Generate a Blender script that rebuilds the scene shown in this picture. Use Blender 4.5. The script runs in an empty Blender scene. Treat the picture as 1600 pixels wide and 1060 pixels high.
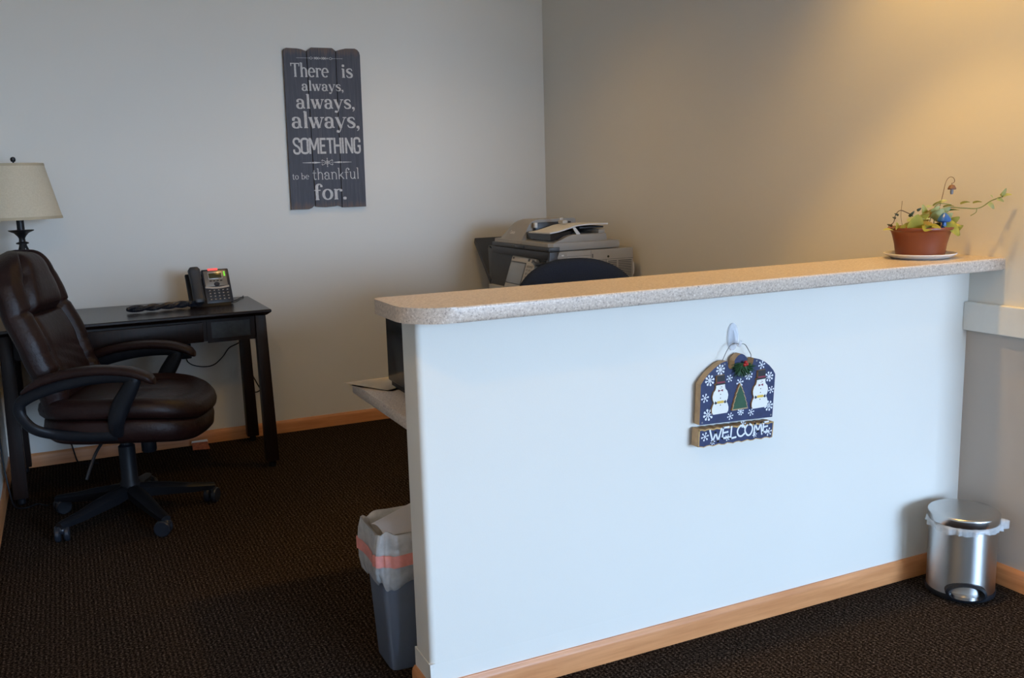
import bpy, bmesh, math, random
from math import sin, cos, pi, radians, sqrt
from mathutils import Vector, Matrix

random.seed(7)
SC = bpy.context.scene
COL = SC.collection

# ------------------------------------------------------------------ camera
cam_d = bpy.data.cameras.new('camera')
cam_d.sensor_width = 36.0
cam_d.lens = 36.0 * 1472.4 / 1600.0
cam_d.clip_start = 0.05
cam = bpy.data.objects.new('camera', cam_d)
COL.objects.link(cam)
_yaw, _pitch, _roll = -0.4395, 0.1696, -0.0281
_f = Vector((-sin(_yaw) * cos(_pitch), cos(_yaw) * cos(_pitch), -sin(_pitch)))
_r = Vector((cos(_yaw), sin(_yaw), 0))
_u = _r.cross(_f)
_r2 = _r * cos(_roll) + _u * sin(_roll)
_u2 = _u * cos(_roll) - _r * sin(_roll)
cam.matrix_world = Matrix(((_r2.x, _u2.x, -_f.x, -2.6706), (_r2.y, _u2.y, -_f.y, -5.1384),
                           (_r2.z, _u2.z, -_f.z, 1.3589), (0, 0, 0, 1)))
SC.camera = cam

# ------------------------------------------------------------------ exposure, world
SC.view_settings.view_transform = 'Standard'
SC.view_settings.look = 'None'
SC.view_settings.exposure = 0.0
SC.view_settings.gamma = 1.0
SC.view_settings.use_curve_mapping = False
SC.cycles.use_denoising = True
SC.cycles.max_bounces = 10
SC.cycles.diffuse_bounces = 6
SC.cycles.sample_clamp_indirect = 6.0

SKY = 45.0
world = bpy.data.worlds.new('overcast_sky')
SC.world = world
world.use_nodes = True
_n = world.node_tree.nodes
_l = world.node_tree.links
_n.clear()
_out = _n.new('ShaderNodeOutputWorld')
_bg = _n.new('ShaderNodeBackground')
_tc = _n.new('ShaderNodeTexCoord')
_sp = _n.new('ShaderNodeSeparateXYZ')
_rp = _n.new('ShaderNodeValToRGB')
_l.new(_tc.outputs['Generated'], _sp.inputs[0])
_mr = _n.new('ShaderNodeMapRange')
_mr.inputs['From Min'].default_value = -0.25
_mr.inputs['From Max'].default_value = 0.6
_l.new(_sp.outputs['Z'], _mr.inputs['Value'])
_l.new(_mr.outputs[0], _rp.inputs[0])
_e = _rp.color_ramp.elements
_e[0].position = 0.0
_e[0].color = (0.20, 0.23, 0.27, 1)
_e[1].position = 1.0
_e[1].color = (0.40, 0.65, 1.0, 1)
_m = _e.new(0.27)
_m.color = (0.28, 0.33, 0.40, 1)
_m = _e.new(0.33)
_m.color = (0.49, 0.70, 1.0, 1)
_l.new(_rp.outputs[0], _bg.inputs[0])
_bg.inputs[1].default_value = SKY
_l.new(_bg.outputs[0], _out.inputs[0])

ROOM_H = 2.72
XL, XR2, YF, YS = -3.02, 2.2, -10.2, -3.52     # left wall, far right wall, front wall, side wall
HWF, HWB, HWX = -2.997, -2.879, -1.921       # half wall: front plane, back plane, free end
WIN = (-0.75, 1.65, 0.25, 2.55)              # storefront window opening x0 x1 z0 z1
SIDE = (-1.72, -1.42, 0.25, 2.55)            # narrow sidelight beside the door
DOOR = (-2.55, -1.85, 0.02, 2.10)


def portal(name, x0, x1, z0, z1):
    d = bpy.data.lights.new(name, 'AREA')
    d.shape = 'RECTANGLE'
    d.size, d.size_y = x1 - x0, z1 - z0
    d.cycles.is_portal = True
    o = bpy.data.objects.new(name, d)
    o.location = ((x0 + x1) / 2, YF - 0.06, (z0 + z1) / 2)
    o.rotation_euler = (radians(90), 0, 0)     # faces +Y, into the room
    COL.objects.link(o)


portal('window_daylight', *WIN)
portal('sidelight_daylight', *SIDE)

LAMP_COL = (1.0, 0.58, 0.13)


def spot(name, loc, power, half_deg, blend, radius, parent=None):
    d = bpy.data.lights.new(name, 'SPOT')
    d.energy = power
    d.color = LAMP_COL
    d.spot_size = radians(half_deg * 2)
    d.spot_blend = blend
    d.shadow_soft_size = radius
    o = bpy.data.objects.new(name, d)
    o.location = loc
    COL.objects.link(o)
    return o


# ceiling downlights, the last two added as unseen warm fill: (x, y, power, half angle, blend, bulb radius)
DOWNLIGHTS_AND_FILL = [(-0.80, -3.10, 52.0, 41.0, 0.30, 0.04),
              (-0.30, -3.05, 64.0, 58.0, 0.7, 0.04),
              (-2.80, -4.30, 34.0, 84.0, 0.3, 0.06),  # added fill, warms the half wall end and the walls
              (-1.05, -1.15, 30.0, 66.0, 1.0, 0.05)]  # added fill, warms the right wall near the back corner

# ------------------------------------------------------------------ materials
MATS = {}


def new_mat(name):
    m = bpy.data.materials.new(name)
    m.use_nodes = True
    nt = m.node_tree
    b = nt.nodes['Principled BSDF']
    return m, nt, b


def lin(c):
    return (c[0], c[1], c[2], 1)


def tex_coord(nt, scale=(1, 1, 1), kind='Object'):
    tc = nt.nodes.new('ShaderNodeTexCoord')
    mp = nt.nodes.new('ShaderNodeMapping')
    mp.inputs['Scale'].default_value = scale
    nt.links.new(tc.outputs[kind], mp.inputs[0])
    return mp.outputs[0]


def ramp(nt, src, stops):
    r = nt.nodes.new('ShaderNodeValToRGB')
    e = r.color_ramp.elements
    e[0].position, e[0].color = stops[0][0], lin(stops[0][1])
    e[1].position, e[1].color = stops[-1][0], lin(stops[-1][1])
    for p, c in stops[1:-1]:
        k = e.new(p)
        k.color = lin(c)
    nt.links.new(src, r.inputs[0])
    return r.outputs[0]


def noise(nt, vec, scale, detail=3.0, rough=0.5):
    n = nt.nodes.new('ShaderNodeTexNoise')
    n.inputs['Scale'].default_value = scale
    n.inputs['Detail'].default_value = detail
    n.inputs['Roughness'].default_value = rough
    nt.links.new(vec, n.inputs['Vector'])
    return n.outputs[0]


def add_bump(nt, b, src, strength, dist=0.01):
    k = nt.nodes.new('ShaderNodeBump')
    k.inputs['Strength'].default_value = strength
    k.inputs['Distance'].default_value = dist
    nt.links.new(src, k.inputs['Height'])
    nt.links.new(k.outputs[0], b.inputs['Normal'])


def plain(name, c, rough=0.5, metal=0.0, var=0.06, nscale=20.0, bump=0.0, spec=None, scale=(1, 1, 1)):
    m, nt, b = new_mat(name)
    v = tex_coord(nt, scale)
    n = noise(nt, v, nscale)
    lo = tuple(max(0, x * (1 - var)) for x in c)
    hi = tuple(min(1, x * (1 + var)) for x in c)
    nt.links.new(ramp(nt, n, [(0.3, lo), (0.7, hi)]), b.inputs['Base Color'])
    b.inputs['Roughness'].default_value = rough
    b.inputs['Metallic'].default_value = metal
    if spec is not None:
        b.inputs['Specular IOR Level'].default_value = spec
    if bump:
        add_bump(nt, b, n, bump)
    MATS[name] = m
    return m


def wood(name, c1, c2, rough, along='x', spec=None, s=1.0):
    m, nt, b = new_mat(name)
    sc = {'x': (2, 30, 30), 'y': (30, 2, 30), 'z': (30, 30, 2)}[along]
    v = tex_coord(nt, tuple(k * s for k in sc))
    n = noise(nt, v, 2.2, 6.0, 0.6)
    nt.links.new(ramp(nt, n, [(0.3, c1), (0.7, c2)]), b.inputs['Base Color'])
    b.inputs['Roughness'].default_value = rough
    if spec is not None:
        b.inputs['Specular IOR Level'].default_value = spec
    add_bump(nt, b, n, 0.08, 0.003)
    MATS[name] = m
    return m


def emissive(name, c, s):
    m, nt, b = new_mat(name)
    b.inputs['Base Color'].default_value = lin(c)
    b.inputs['Emission Color'].default_value = lin(c)
    b.inputs['Emission Strength'].default_value = s
    MATS[name] = m
    return m


def clear_plastic(name, c, alpha, rough=0.25, blotch=0.0):
    """thin translucent film: mix of see-through and a milky plastic"""
    m, nt, b = new_mat(name)
    b.inputs['Base Color'].default_value = lin(c)
    b.inputs['Roughness'].default_value = rough
    t = nt.nodes.new('ShaderNodeBsdfTransparent')
    mx = nt.nodes.new('ShaderNodeMixShader')
    mx.inputs[0].default_value = alpha
    if blotch:
        v = tex_coord(nt)
        n = noise(nt, v, 28.0, 4)
        mr = nt.nodes.new('ShaderNodeMapRange')
        mr.inputs['From Min'].default_value = 0.3
        mr.inputs['From Max'].default_value = 0.7
        mr.inputs['To Min'].default_value = alpha - blotch
        mr.inputs['To Max'].default_value = alpha + blotch
        nt.links.new(n, mr.inputs['Value'])
        nt.links.new(mr.outputs[0], mx.inputs[0])
        add_bump(nt, b, n, 0.5, 0.01)
    out = nt.nodes['Material Output']
    nt.links.new(t.outputs[0], mx.inputs[1])
    nt.links.new(b.outputs[0], mx.inputs[2])
    nt.links.new(mx.outputs[0], out.inputs[0])
    MATS[name] = m
    return m


def build_materials():
    # painted drywall, orange-peel bump
    m, nt, b = new_mat('wall_paint')
    v = tex_coord(nt)
    n = noise(nt, v, 1.3, 2)
    nt.links.new(ramp(nt, n, [(0.3, (0.735, 0.705, 0.645)), (0.7, (0.755, 0.725, 0.665))]), b.inputs['Base Color'])
    b.inputs['Roughness'].default_value = 0.55
    b.inputs['Specular IOR Level'].default_value = 0.3
    add_bump(nt, b, noise(nt, v, 260.0, 2), 0.06, 0.002)
    MATS['wall_paint'] = m
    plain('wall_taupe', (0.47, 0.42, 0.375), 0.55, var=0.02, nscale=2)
    plain('white_paint', (0.74, 0.73, 0.69), 0.45, var=0.02)
    plain('ceiling_white', (0.80, 0.78, 0.74), 0.8, var=0.03, nscale=60, bump=0.1)

    # carpet: dark brown looped pile in ribs
    m, nt, b = new_mat('carpet')
    v = tex_coord(nt)
    wv = nt.nodes.new('ShaderNodeTexWave')
    wv.inputs['Scale'].default_value = 22.0
    wv.inputs['Distortion'].default_value = 2.2
    wv.inputs['Detail'].default_value = 2.0
    wv.inputs['Detail Scale'].default_value = 3.0
    nt.links.new(v, wv.inputs['Vector'])
    vo = nt.nodes.new('ShaderNodeTexVoronoi')
    vo.inputs['Scale'].default_value = 150.0
    nt.links.new(v, vo.inputs['Vector'])
    nn = noise(nt, v, 150.0, 3, 0.75)
    mul = nt.nodes.new('ShaderNodeMath')
    mul.operation = 'MULTIPLY_ADD'
    nt.links.new(wv.outputs[1], mul.inputs[0])
    mul.inputs[1].default_value = 0.07
    nt.links.new(nn, mul.inputs[2])
    c = ramp(nt, mul.outputs[0], [(0.38, (0.004, 0.0028, 0.002)), (0.52, (0.022, 0.015, 0.011)),
                                  (0.62, (0.070, 0.049, 0.037)), (0.74, (0.22, 0.165, 0.13))])
    nt.links.new(c, b.inputs['Base Color'])
    b.inputs['Roughness'].default_value = 0.95
    b.inputs['Specular IOR Level'].default_value = 0.0
    add_bump(nt, b, mul.outputs[0], 0.9, 0.012)
    MATS['carpet'] = m

    # speckled solid surface
    m, nt, b = new_mat('speckled_stone')
    v = tex_coord(nt)
    n1 = noise(nt, v, 170.0, 4, 0.75)
    c1 = ramp(nt, n1, [(0.30, (0.14, 0.11, 0.10)), (0.42, (0.45, 0.375, 0.315)), (0.56, (0.55, 0.46, 0.385)),
                       (0.70, (0.74, 0.68, 0.61))])
    vo = nt.nodes.new('ShaderNodeTexVoronoi')
    vo.inputs['Scale'].default_value = 130.0
    nt.links.new(v, vo.inputs['Vector'])
    f = ramp(nt, vo.outputs['Distance'], [(0.10, (1, 1, 1)), (0.20, (0, 0, 0))])
    n2 = noise(nt, v, 60.0, 2)
    g = ramp(nt, n2, [(0.52, (0, 0, 0)), (0.60, (1, 1, 1))])
    mm = nt.nodes.new('ShaderNodeMath')
    mm.operation = 'MULTIPLY'
    nt.links.new(f, mm.inputs[0])
    nt.links.new(g, mm.inputs[1])
    mx = nt.nodes.new('ShaderNodeMix')
    mx.data_type = 'RGBA'
    nt.links.new(mm.outputs[0], mx.inputs[0])
    nt.links.new(c1, mx.inputs[6])
    mx.inputs[7].default_value = (0.10, 0.085, 0.08, 1)
    nt.links.new(mx.outputs[2], b.inputs['Base Color'])
    b.inputs['Roughness'].default_value = 0.32
    MATS['speckled_stone'] = m

    wood('oak', (0.52, 0.205, 0.072), (0.68, 0.30, 0.12), 0.4, 'x')
    wood('oak_y', (0.52, 0.205, 0.072), (0.68, 0.30, 0.12), 0.4, 'y')
    wood('espresso', (0.008, 0.0038, 0.003), (0.018, 0.0085, 0.006), 0.25, 'x')
    wood('espresso_z', (0.008, 0.0038, 0.003), (0.018, 0.0085, 0.006), 0.4, 'z', 0.25)
    plain('slate_inset', (0.020, 0.020, 0.019), 0.4, var=0.5, nscale=35)
    plain('black_plastic', (0.008, 0.009, 0.012), 0.45, var=0.1, spec=0.22)
    plain('black_gloss', (0.010, 0.010, 0.012), 0.22, var=0.1)
    plain('black_metal', (0.014, 0.014, 0.016), 0.42, metal=0.3, var=0.2)
    plain('dark_grey_plastic', (0.028, 0.031, 0.038), 0.42, var=0.08)
    plain('caster_grey', (0.014, 0.017, 0.024), 0.32, var=0.08, spec=0.4)

    # brown bonded leather
    m, nt, b = new_mat('brown_leather')
    v = tex_coord(nt)
    n = noise(nt, v, 9.0, 4)
    nt.links.new(ramp(nt, n, [(0.3, (0.011, 0.0038, 0.0034)), (0.7, (0.020, 0.0072, 0.0062))]), b.inputs['Base Color'])
    b.inputs['Roughness'].default_value = 0.42
    b.inputs['Specular IOR Level'].default_value = 0.30
    n3 = noise(nt, v, 55.0, 5, 0.65)
    add_bump(nt, b, n3, 0.35, 0.006)
    MATS['brown_leather'] = m
    plain('navy_fabric', (0.010, 0.016, 0.034), 0.9, var=0.25, nscale=300, bump=0.2, spec=0.1)

    plain('copier_beige', (0.33, 0.312, 0.285), 0.5, var=0.02)
    plain('copier_light', (0.45, 0.42, 0.375), 0.45, var=0.02)
    plain('copier_dark', (0.060, 0.062, 0.066), 0.42, var=0.05)
    plain('copier_darker', (0.034, 0.035, 0.040), 0.38, var=0.05)
    plain('copier_white', (0.70, 0.68, 0.64), 0.45, var=0.02)
    plain('screen_grey', (0.30, 0.32, 0.34), 0.18, var=0.02)
    plain('lettering_silver', (0.80, 0.78, 0.74), 0.5, var=0.02)

    m, nt, b = new_mat('lamp_linen')
    v = tex_coord(nt, (1, 1, 1))
    n = noise(nt, v, 160.0, 3)
    nt.links.new(ramp(nt, n, [(0.3, (0.60, 0.52, 0.38)), (0.7, (0.66, 0.58, 0.44))]), b.inputs['Base Color'])
    b.inputs['Roughness'].default_value = 0.9
    add_bump(nt, b, n, 0.2, 0.002)
    MATS['lamp_linen'] = m
    plain('lamp_trim', (0.50, 0.42, 0.29), 0.9, var=0.03)

    # painted plank of the quote sign: slate paint, brown where worn towards the ends
    m, nt, b = new_mat('slate_plank')
    v = tex_coord(nt, (60, 60, 3))
    n = noise(nt, v, 2.0, 6, 0.65)
    base = ramp(nt, n, [(0.28, (0.036, 0.037, 0.050)), (0.55, (0.056, 0.057, 0.076)), (0.82, (0.125, 0.112, 0.108))])
    tc = nt.nodes.new('ShaderNodeTexCoord')
    sp = nt.nodes.new('ShaderNodeSeparateXYZ')
    nt.links.new(tc.outputs['Object'], sp.inputs[0])
    ab = nt.nodes.new('ShaderNodeMath')
    ab.operation = 'ABSOLUTE'
    nt.links.new(sp.outputs['Z'], ab.inputs[0])
    mr = nt.nodes.new('ShaderNodeMapRange')
    mr.inputs['From Min'].default_value = 0.33
    mr.inputs['From Max'].default_value = 0.43
    nt.links.new(ab.outputs[0], mr.inputs['Value'])
    ml = nt.nodes.new('ShaderNodeMath')
    ml.operation = 'MULTIPLY'
    nt.links.new(mr.outputs[0], ml.inputs[0])
    nt.links.new(n, ml.inputs[1])
    mk = ramp(nt, ml.outputs[0], [(0.26, (0, 0, 0)), (0.50, (1, 1, 1))])
    mx = nt.nodes.new('ShaderNodeMix')
    mx.data_type = 'RGBA'
    nt.links.new(mk, mx.inputs[0])
    nt.links.new(base, mx.inputs[6])
    mx.inputs[7].default_value = (0.135, 0.085, 0.062, 1)
    nt.links.new(mx.outputs[2], b.inputs['Base Color'])
    b.inputs['Roughness'].default_value = 0.6
    add_bump(nt, b, n, 0.25, 0.004)
    MATS['slate_plank'] = m
    plain('raw_edge', (0.10, 0.058, 0.034), 0.7, var=0.4, nscale=40)
    plain('sign_white', (0.56, 0.54, 0.53), 0.7, var=0.14, nscale=90)

    plain('navy_paint', (0.020, 0.030, 0.092), 0.55, var=0.18, nscale=60)
    plain('pine_edge', (0.47, 0.31, 0.16), 0.6, var=0.15, nscale=40)
    plain('gilt_edge', (0.50, 0.30, 0.10), 0.5, var=0.25, nscale=90)
    plain('snow_white', (0.78, 0.76, 0.70), 0.6, var=0.03)
    plain('flake_white', (0.74, 0.76, 0.80), 0.6, var=0.03)
    plain('hat_black', (0.015, 0.014, 0.016), 0.5, var=0.1)
    plain('ribbon_red', (0.22, 0.020, 0.045), 0.5, var=0.1)
    plain('berry_red', (0.42, 0.020, 0.015), 0.3, var=0.1)
    plain('scarf_yellow', (0.70, 0.45, 0.06), 0.5, var=0.1)
    plain('tree_green', (0.020, 0.075, 0.035), 0.6, var=0.15)
    plain('garland_green', (0.012, 0.055, 0.014), 0.55, var=0.35, nscale=120)
    plain('wire_steel', (0.30, 0.29, 0.28), 0.35, metal=0.9, var=0.05)
    plain('wire_rust', (0.12, 0.055, 0.028), 0.5, metal=0.4, var=0.2)
    clear_plastic('hook_clear', (0.80, 0.83, 0.90), 0.45, 0.08)
    clear_plastic('liner_film', (0.66, 0.66, 0.66), 0.70, 0.3, 0.14)
    clear_plastic('liner_thin', (0.70, 0.72, 0.74), 0.55, 0.3, 0.18)
    plain('drawstring_pink', (0.74, 0.28, 0.24), 0.45, var=0.12, nscale=40)
    plain('bin_blue_grey', (0.155, 0.18, 0.235), 0.42, var=0.04)
    plain('paper_white', (0.82, 0.80, 0.82), 0.7, var=0.02)
    plain('paper_cream', (0.88, 0.82, 0.75), 0.7, var=0.05)
    plain('paper_print', (0.62, 0.46, 0.32), 0.6, var=0.35, nscale=25)
    plain('print_red', (0.22, 0.03, 0.04), 0.6)
    plain('wrapper_orange', (0.50, 0.13, 0.05), 0.5, var=0.25, nscale=60)

    # brushed stainless steel
    m, nt, b = new_mat('brushed_steel')
    v = tex_coord(nt, (1, 1, 1))
    n = noise(nt, v, 3.0, 1)
    nt.links.new(ramp(nt, n, [(0.3, (0.52, 0.51, 0.50)), (0.7, (0.57, 0.56, 0.55))]), b.inputs['Base Color'])
    b.inputs['Metallic'].default_value = 1.0
    b.inputs['Roughness'].default_value = 0.36
    b.inputs['Anisotropic'].default_value = 0.9
    b.inputs['Anisotropic Rotation'].default_value = 0.25
    tg = nt.nodes.new('ShaderNodeTangent')
    tg.direction_type = 'RADIAL'
    tg.axis = 'Z'
    nt.links.new(tg.outputs[0], b.inputs['Tangent'])
    MATS['brushed_steel'] = m
    plain('steel_lid', (0.55, 0.54, 0.53), 0.24, metal=1.0, var=0.03, nscale=50)

    plain('terracotta', (0.215, 0.050, 0.018), 0.38, var=0.05)
    plain('saucer_white', (0.72, 0.70, 0.68), 0.4, var=0.03)
    plain('soil', (0.030, 0.018, 0.010), 0.95, var=0.5, nscale=150, bump=0.6)

    def leaf(name, c, c2):
        m, nt, b = new_mat(name)
        v = tex_coord(nt)
        n = noise(nt, v, 30.0, 3)
        nt.links.new(ramp(nt, n, [(0.3, c), (0.7, c2)]), b.inputs['Base Color'])
        b.inputs['Roughness'].default_value = 0.42
        b.inputs['Transmission Weight'].default_value = 0.0
        MATS[name] = m
    leaf('leaf_lime', (0.40, 0.41, 0.075), (0.56, 0.54, 0.13))
    leaf('leaf_green', (0.15, 0.20, 0.055), (0.28, 0.32, 0.10))
    leaf('leaf_pale', (0.44, 0.50, 0.22), (0.56, 0.60, 0.30))
    leaf('leaf_yellow', (0.50, 0.32, 0.05), (0.58, 0.40, 0.09))
    leaf('leaf_dark', (0.04, 0.055, 0.022), (0.08, 0.095, 0.035))
    plain('stem_green', (0.20, 0.24, 0.085), 0.5)
    plain('stem_brown', (0.075, 0.038, 0.018), 0.6)
    plain('mushroom_blue', (0.022, 0.105, 0.34), 0.3, var=0.1)
    plain('charm_brown', (0.16, 0.075, 0.045), 0.5, var=0.25)
    plain('charm_grey', (0.20, 0.20, 0.22), 0.5, var=0.15)
    emissive('message_red', (1.0, 0.10, 0.09), 0.9)
    emissive('button_green', (0.22, 0.95, 0.05), 0.8)
    plain('lcd_olive', (0.055, 0.050, 0.018), 0.25)
    plain('phone_silver', (0.24, 0.215, 0.185), 0.35, metal=0.4, var=0.04)
    plain('phone_silver_bright', (0.50, 0.49, 0.47), 0.3, metal=0.5, var=0.03)
    plain('phone_navy', (0.014, 0.020, 0.034), 0.36, var=0.05)
    plain('key_print', (0.38, 0.36, 0.34), 0.5)
    plain('door_metal', (0.10, 0.10, 0.11), 0.4, metal=0.6, var=0.05)
    emissive('lamp_lens', (1.0, 0.72, 0.38), 3.0)
    m, nt, b = new_mat('window_glass')
    t = nt.nodes.new('ShaderNodeBsdfTransparent')
    g = nt.nodes.new('ShaderNodeBsdfGlossy')
    g.inputs['Roughness'].default_value = 0.02
    mx = nt.nodes.new('ShaderNodeMixShader')
    mx.inputs[0].default_value = 0.06
    nt.links.new(t.outputs[0], mx.inputs[1])
    nt.links.new(g.outputs[0], mx.inputs[2])
    nt.links.new(mx.outputs[0], nt.nodes['Material Output'].inputs[0])
    MATS['window_glass'] = m


build_materials()

# ------------------------------------------------------------------ mesh helpers
WM = {}     # object name -> world matrix of its origin (for parts given in world coordinates)


def obj(name, bm, mat, parent=None, label=None, smooth=True, angle=35, world=True):
    """link one mesh object; world=True: the verts are world coordinates, moved into the parent's frame"""
    if parent is not None and world:
        bm.transform(WM[parent.name].inverted())
    bmesh.ops.recalc_face_normals(bm, faces=bm.faces)
    me = bpy.data.meshes.new(name)
    bm.to_mesh(me)
    bm.free()
    for mm in (mat if isinstance(mat, (list, tuple)) else [mat]):
        me.materials.append(MATS[mm])
    if smooth:
        me.polygons.foreach_set('use_smooth', [True] * len(me.polygons))
        me.set_sharp_from_angle(angle=radians(angle))
    o = bpy.data.objects.new(name, me)
    COL.objects.link(o)
    WM[o.name] = Matrix.Identity(4)
    if parent is not None:
        o.parent = parent
        WM[o.name] = WM[parent.name]
    if label:
        o['label'] = label
    return o


def thing(name, label, cat, loc=(0, 0, 0), rotz=0.0, group=None):
    o = bpy.data.objects.new(name, None)
    o.empty_display_size = 0.1
    COL.objects.link(o)
    o.location = loc
    o.rotation_euler = (0, 0, rotz)
    o['label'] = label
    o['category'] = cat
    if group:
        o['group'] = group
    WM[o.name] = Matrix.Translation(Vector(loc)) @ Matrix.Rotation(rotz, 4, 'Z')
    return o


def tag(o, label, cat, group=None, kind=None):
    o['label'] = label
    o['category'] = cat
    if group:
        o['group'] = group
    if kind:
        o['kind'] = kind
    return o


def struct(name, bm, mat, label=None, smooth=False, angle=35):
    o = obj(name, bm, mat, smooth=smooth, angle=angle)
    o['kind'] = 'structure'
    o['label'] = label or name.replace('_', ' ')
    o['category'] = name.split('_')[0]
    return o


def B():
    return bmesh.new()


def box(bm, x0, x1, y0, y1, z0, z1, bev=0.0, seg=2):
    r = bmesh.ops.create_cube(bm, size=1.0)
    vs = r['verts']
    for v in vs:
        v.co = Vector(((x0 + x1) / 2 + v.co.x * (x1 - x0), (y0 + y1) / 2 + v.co.y * (y1 - y0),
                       (z0 + z1) / 2 + v.co.z * (z1 - z0)))
    if bev:
        es = set()
        for v in vs:
            es.update(v.link_edges)
        bmesh.ops.bevel(bm, geom=list(es), offset=bev, segments=seg, profile=0.5, affect='EDGES', clamp_overlap=True)
    return bm


def hexa(bm, p, bev=0.0):
    """eight corners: bottom 4 then top 4, each loop in the same order"""
    vs = [bm.verts.new(q) for q in p]
    fs = [(0, 1, 2, 3), (4, 5, 6, 7), (0, 1, 5, 4), (1, 2, 6, 5), (2, 3, 7, 6), (3, 0, 4, 7)]
    ff = [bm.faces.new([vs[i] for i in f]) for f in fs]
    if bev:
        es = set()
        for v in vs:
            es.update(v.link_edges)
        bmesh.ops.bevel(bm, geom=list(es), offset=bev, segments=2, profile=0.5, affect='EDGES', clamp_overlap=True)
    return bm


def rings(bm, loops, closed=True, cap0=True, cap1=True):
    """loft between successive loops of points of the same length"""
    vv = [[bm.verts.new(p) for p in lp] for lp in loops]
    n = len(vv[0])
    for a, b in zip(vv[:-1], vv[1:]):
        for i in range(n if closed else n - 1):
            j = (i + 1) % n
            bm.faces.new((a[i], a[j], b[j], b[i]))
    if cap0 and closed:
        bm.faces.new(list(reversed(vv[0])))
    if cap1 and closed:
        bm.faces.new(vv[-1])
    return vv


def lathe(bm, prof, c=(0, 0, 0), n=40, cap0=True, cap1=True, M=None):
    lps = []
    for r, z in prof:
        r = max(r, 1e-4)
        lps.append([Vector((r * cos(2 * pi * i / n), r * sin(2 * pi * i / n), z)) for i in range(n)])
    for lp in lps:
        for p in lp:
            if M is not None:
                p.xyz = M @ p
            p += Vector(c)
    rings(bm, lps, True, cap0, cap1)
    return bm


def smooth_path(pts, sub=6):
    pts = [Vector(p) for p in pts]
    out = []
    n = len(pts)
    for i in range(n - 1):
        p0 = pts[max(i - 1, 0)]
        p1, p2 = pts[i], pts[i + 1]
        p3 = pts[min(i + 2, n - 1)]
        for k in range(sub):
            t = k / sub
            out.append(0.5 * ((2 * p1) + (p2 - p0) * t + (2 * p0 - 5 * p1 + 4 * p2 - p3) * t * t
                              + (3 * p1 - p0 - 3 * p2 + p3) * t ** 3))
    out.append(pts[-1])
    return out


def tube(bm, pts, r, n=8, sub=6, flat=1.0, up=(0, 0, 1), r_fn=None):
    """swept tube; flat<1 squashes it along the frame's second axis"""
    path = smooth_path(pts, sub) if sub > 1 else [Vector(p) for p in pts]
    loops = []
    ref = Vector(up)
    side = None
    for i, p in enumerate(path):
        t = (path[min(i + 1, len(path) - 1)] - path[max(i - 1, 0)])
        if t.length < 1e-9:
            t = Vector((0, 0, 1))
        t.normalize()
        if side is None:
            side = t.cross(ref)
            if side.length < 1e-3:
                side = t.cross(Vector((1, 0, 0)))
        else:
            side = side - t * side.dot(t)
        side.normalize()
        nor = side.cross(t).normalized()
        rr = r_fn(i / (len(path) - 1)) if r_fn else r
        loops.append([p + side * (rr * cos(2 * pi * k / n)) + nor * (rr * flat * sin(2 * pi * k / n)) for k in range(n)])
    rings(bm, loops)
    return bm


def prism(bm, outline, a0, a1, plane='xz', bev=0.0, side_index=None):
    """outline in a plane, extruded along the remaining axis from a0 to a1"""
    def P(u, v, a):
        return {'xz': (u, a, v), 'xy': (u, v, a), 'yz': (a, u, v)}[plane]
    A = [bm.verts.new(P(u, v, a0)) for u, v in outline]
    Bv = [bm.verts.new(P(u, v, a1)) for u, v in outline]
    n = len(outline)
    f0 = bm.faces.new(A)
    f1 = bm.faces.new(list(reversed(Bv)))
    sides = []
    for i in range(n):
        j = (i + 1) % n
        f = bm.faces.new((A[j], A[i], Bv[i], Bv[j]))
        if side_index is not None:
            f.material_index = side_index
        sides.append(f)
    if bev:
        es = list(f1.edges) + list(f0.edges)
        bmesh.ops.bevel(bm, geom=es, offset=bev, segments=2, profile=0.5, affect='EDGES', clamp_overlap=True)
    return bm


def ball(bm, c, r, sx=1, sy=1, sz=1, n=14):
    res = bmesh.ops.create_uvsphere(bm, u_segments=n, v_segments=max(6, n // 2 + 2), radius=r)
    for v in res['verts']:
        v.co = Vector((c[0] + v.co.x * sx, c[1] + v.co.y * sy, c[2] + v.co.z * sz))
    return bm


def xform(bm, M, start=0):
    for i, v in enumerate(bm.verts):
        if i >= start:
            v.co = M @ v.co


def superellipse(a, b, e, n):
    out = []
    for i in range(n):
        t = 2 * pi * i / n
        c, s = cos(t), sin(t)
        out.append((a * math.copysign(abs(c) ** (2 / e), c), b * math.copysign(abs(s) ** (2 / e), s)))
    return out


def dup(root, loc, rotz, label=None):
    r = root.copy()
    COL.objects.link(r)
    r.location = loc
    r.rotation_euler = (0, 0, rotz)
    if label:
        r['label'] = label
    for ch in list(root.children):
        c = ch.copy()
        COL.objects.link(c)
        c.parent = r
        for g in ch.children:
            d = g.copy()
            COL.objects.link(d)
            d.parent = c
    return r


# ------------------------------------------------------------------ lettering (stroke-built glyphs)
# a glyph is (advance, strokes); a stroke is (points, widths) in units of the x-height
def arc(cx, cy, rx, ry, a0, a1, thick, thin, n=14, vert=True):
    pts, w = [], []
    for i in range(n + 1):
        a = radians(a0 + (a1 - a0) * i / n)
        pts.append((cx + rx * cos(a), cy + ry * sin(a)))
        k = abs(cos(a)) if vert else 1.0
        w.append(thin + (thick - thin) * k ** 1.3)
    return pts, w


def ln(x0, y0, x1, y1, w, w1=None):
    return [(x0, y0), (x1, y1)], [w, w if w1 is None else w1]


def dot(x, y, r):
    return [(x - r, y), (x - r * .9, y), (x, y), (x + r * .9, y), (x + r, y)], [r * .9, r * 1.5, r * 2, r * 1.5, r * .9]


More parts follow.
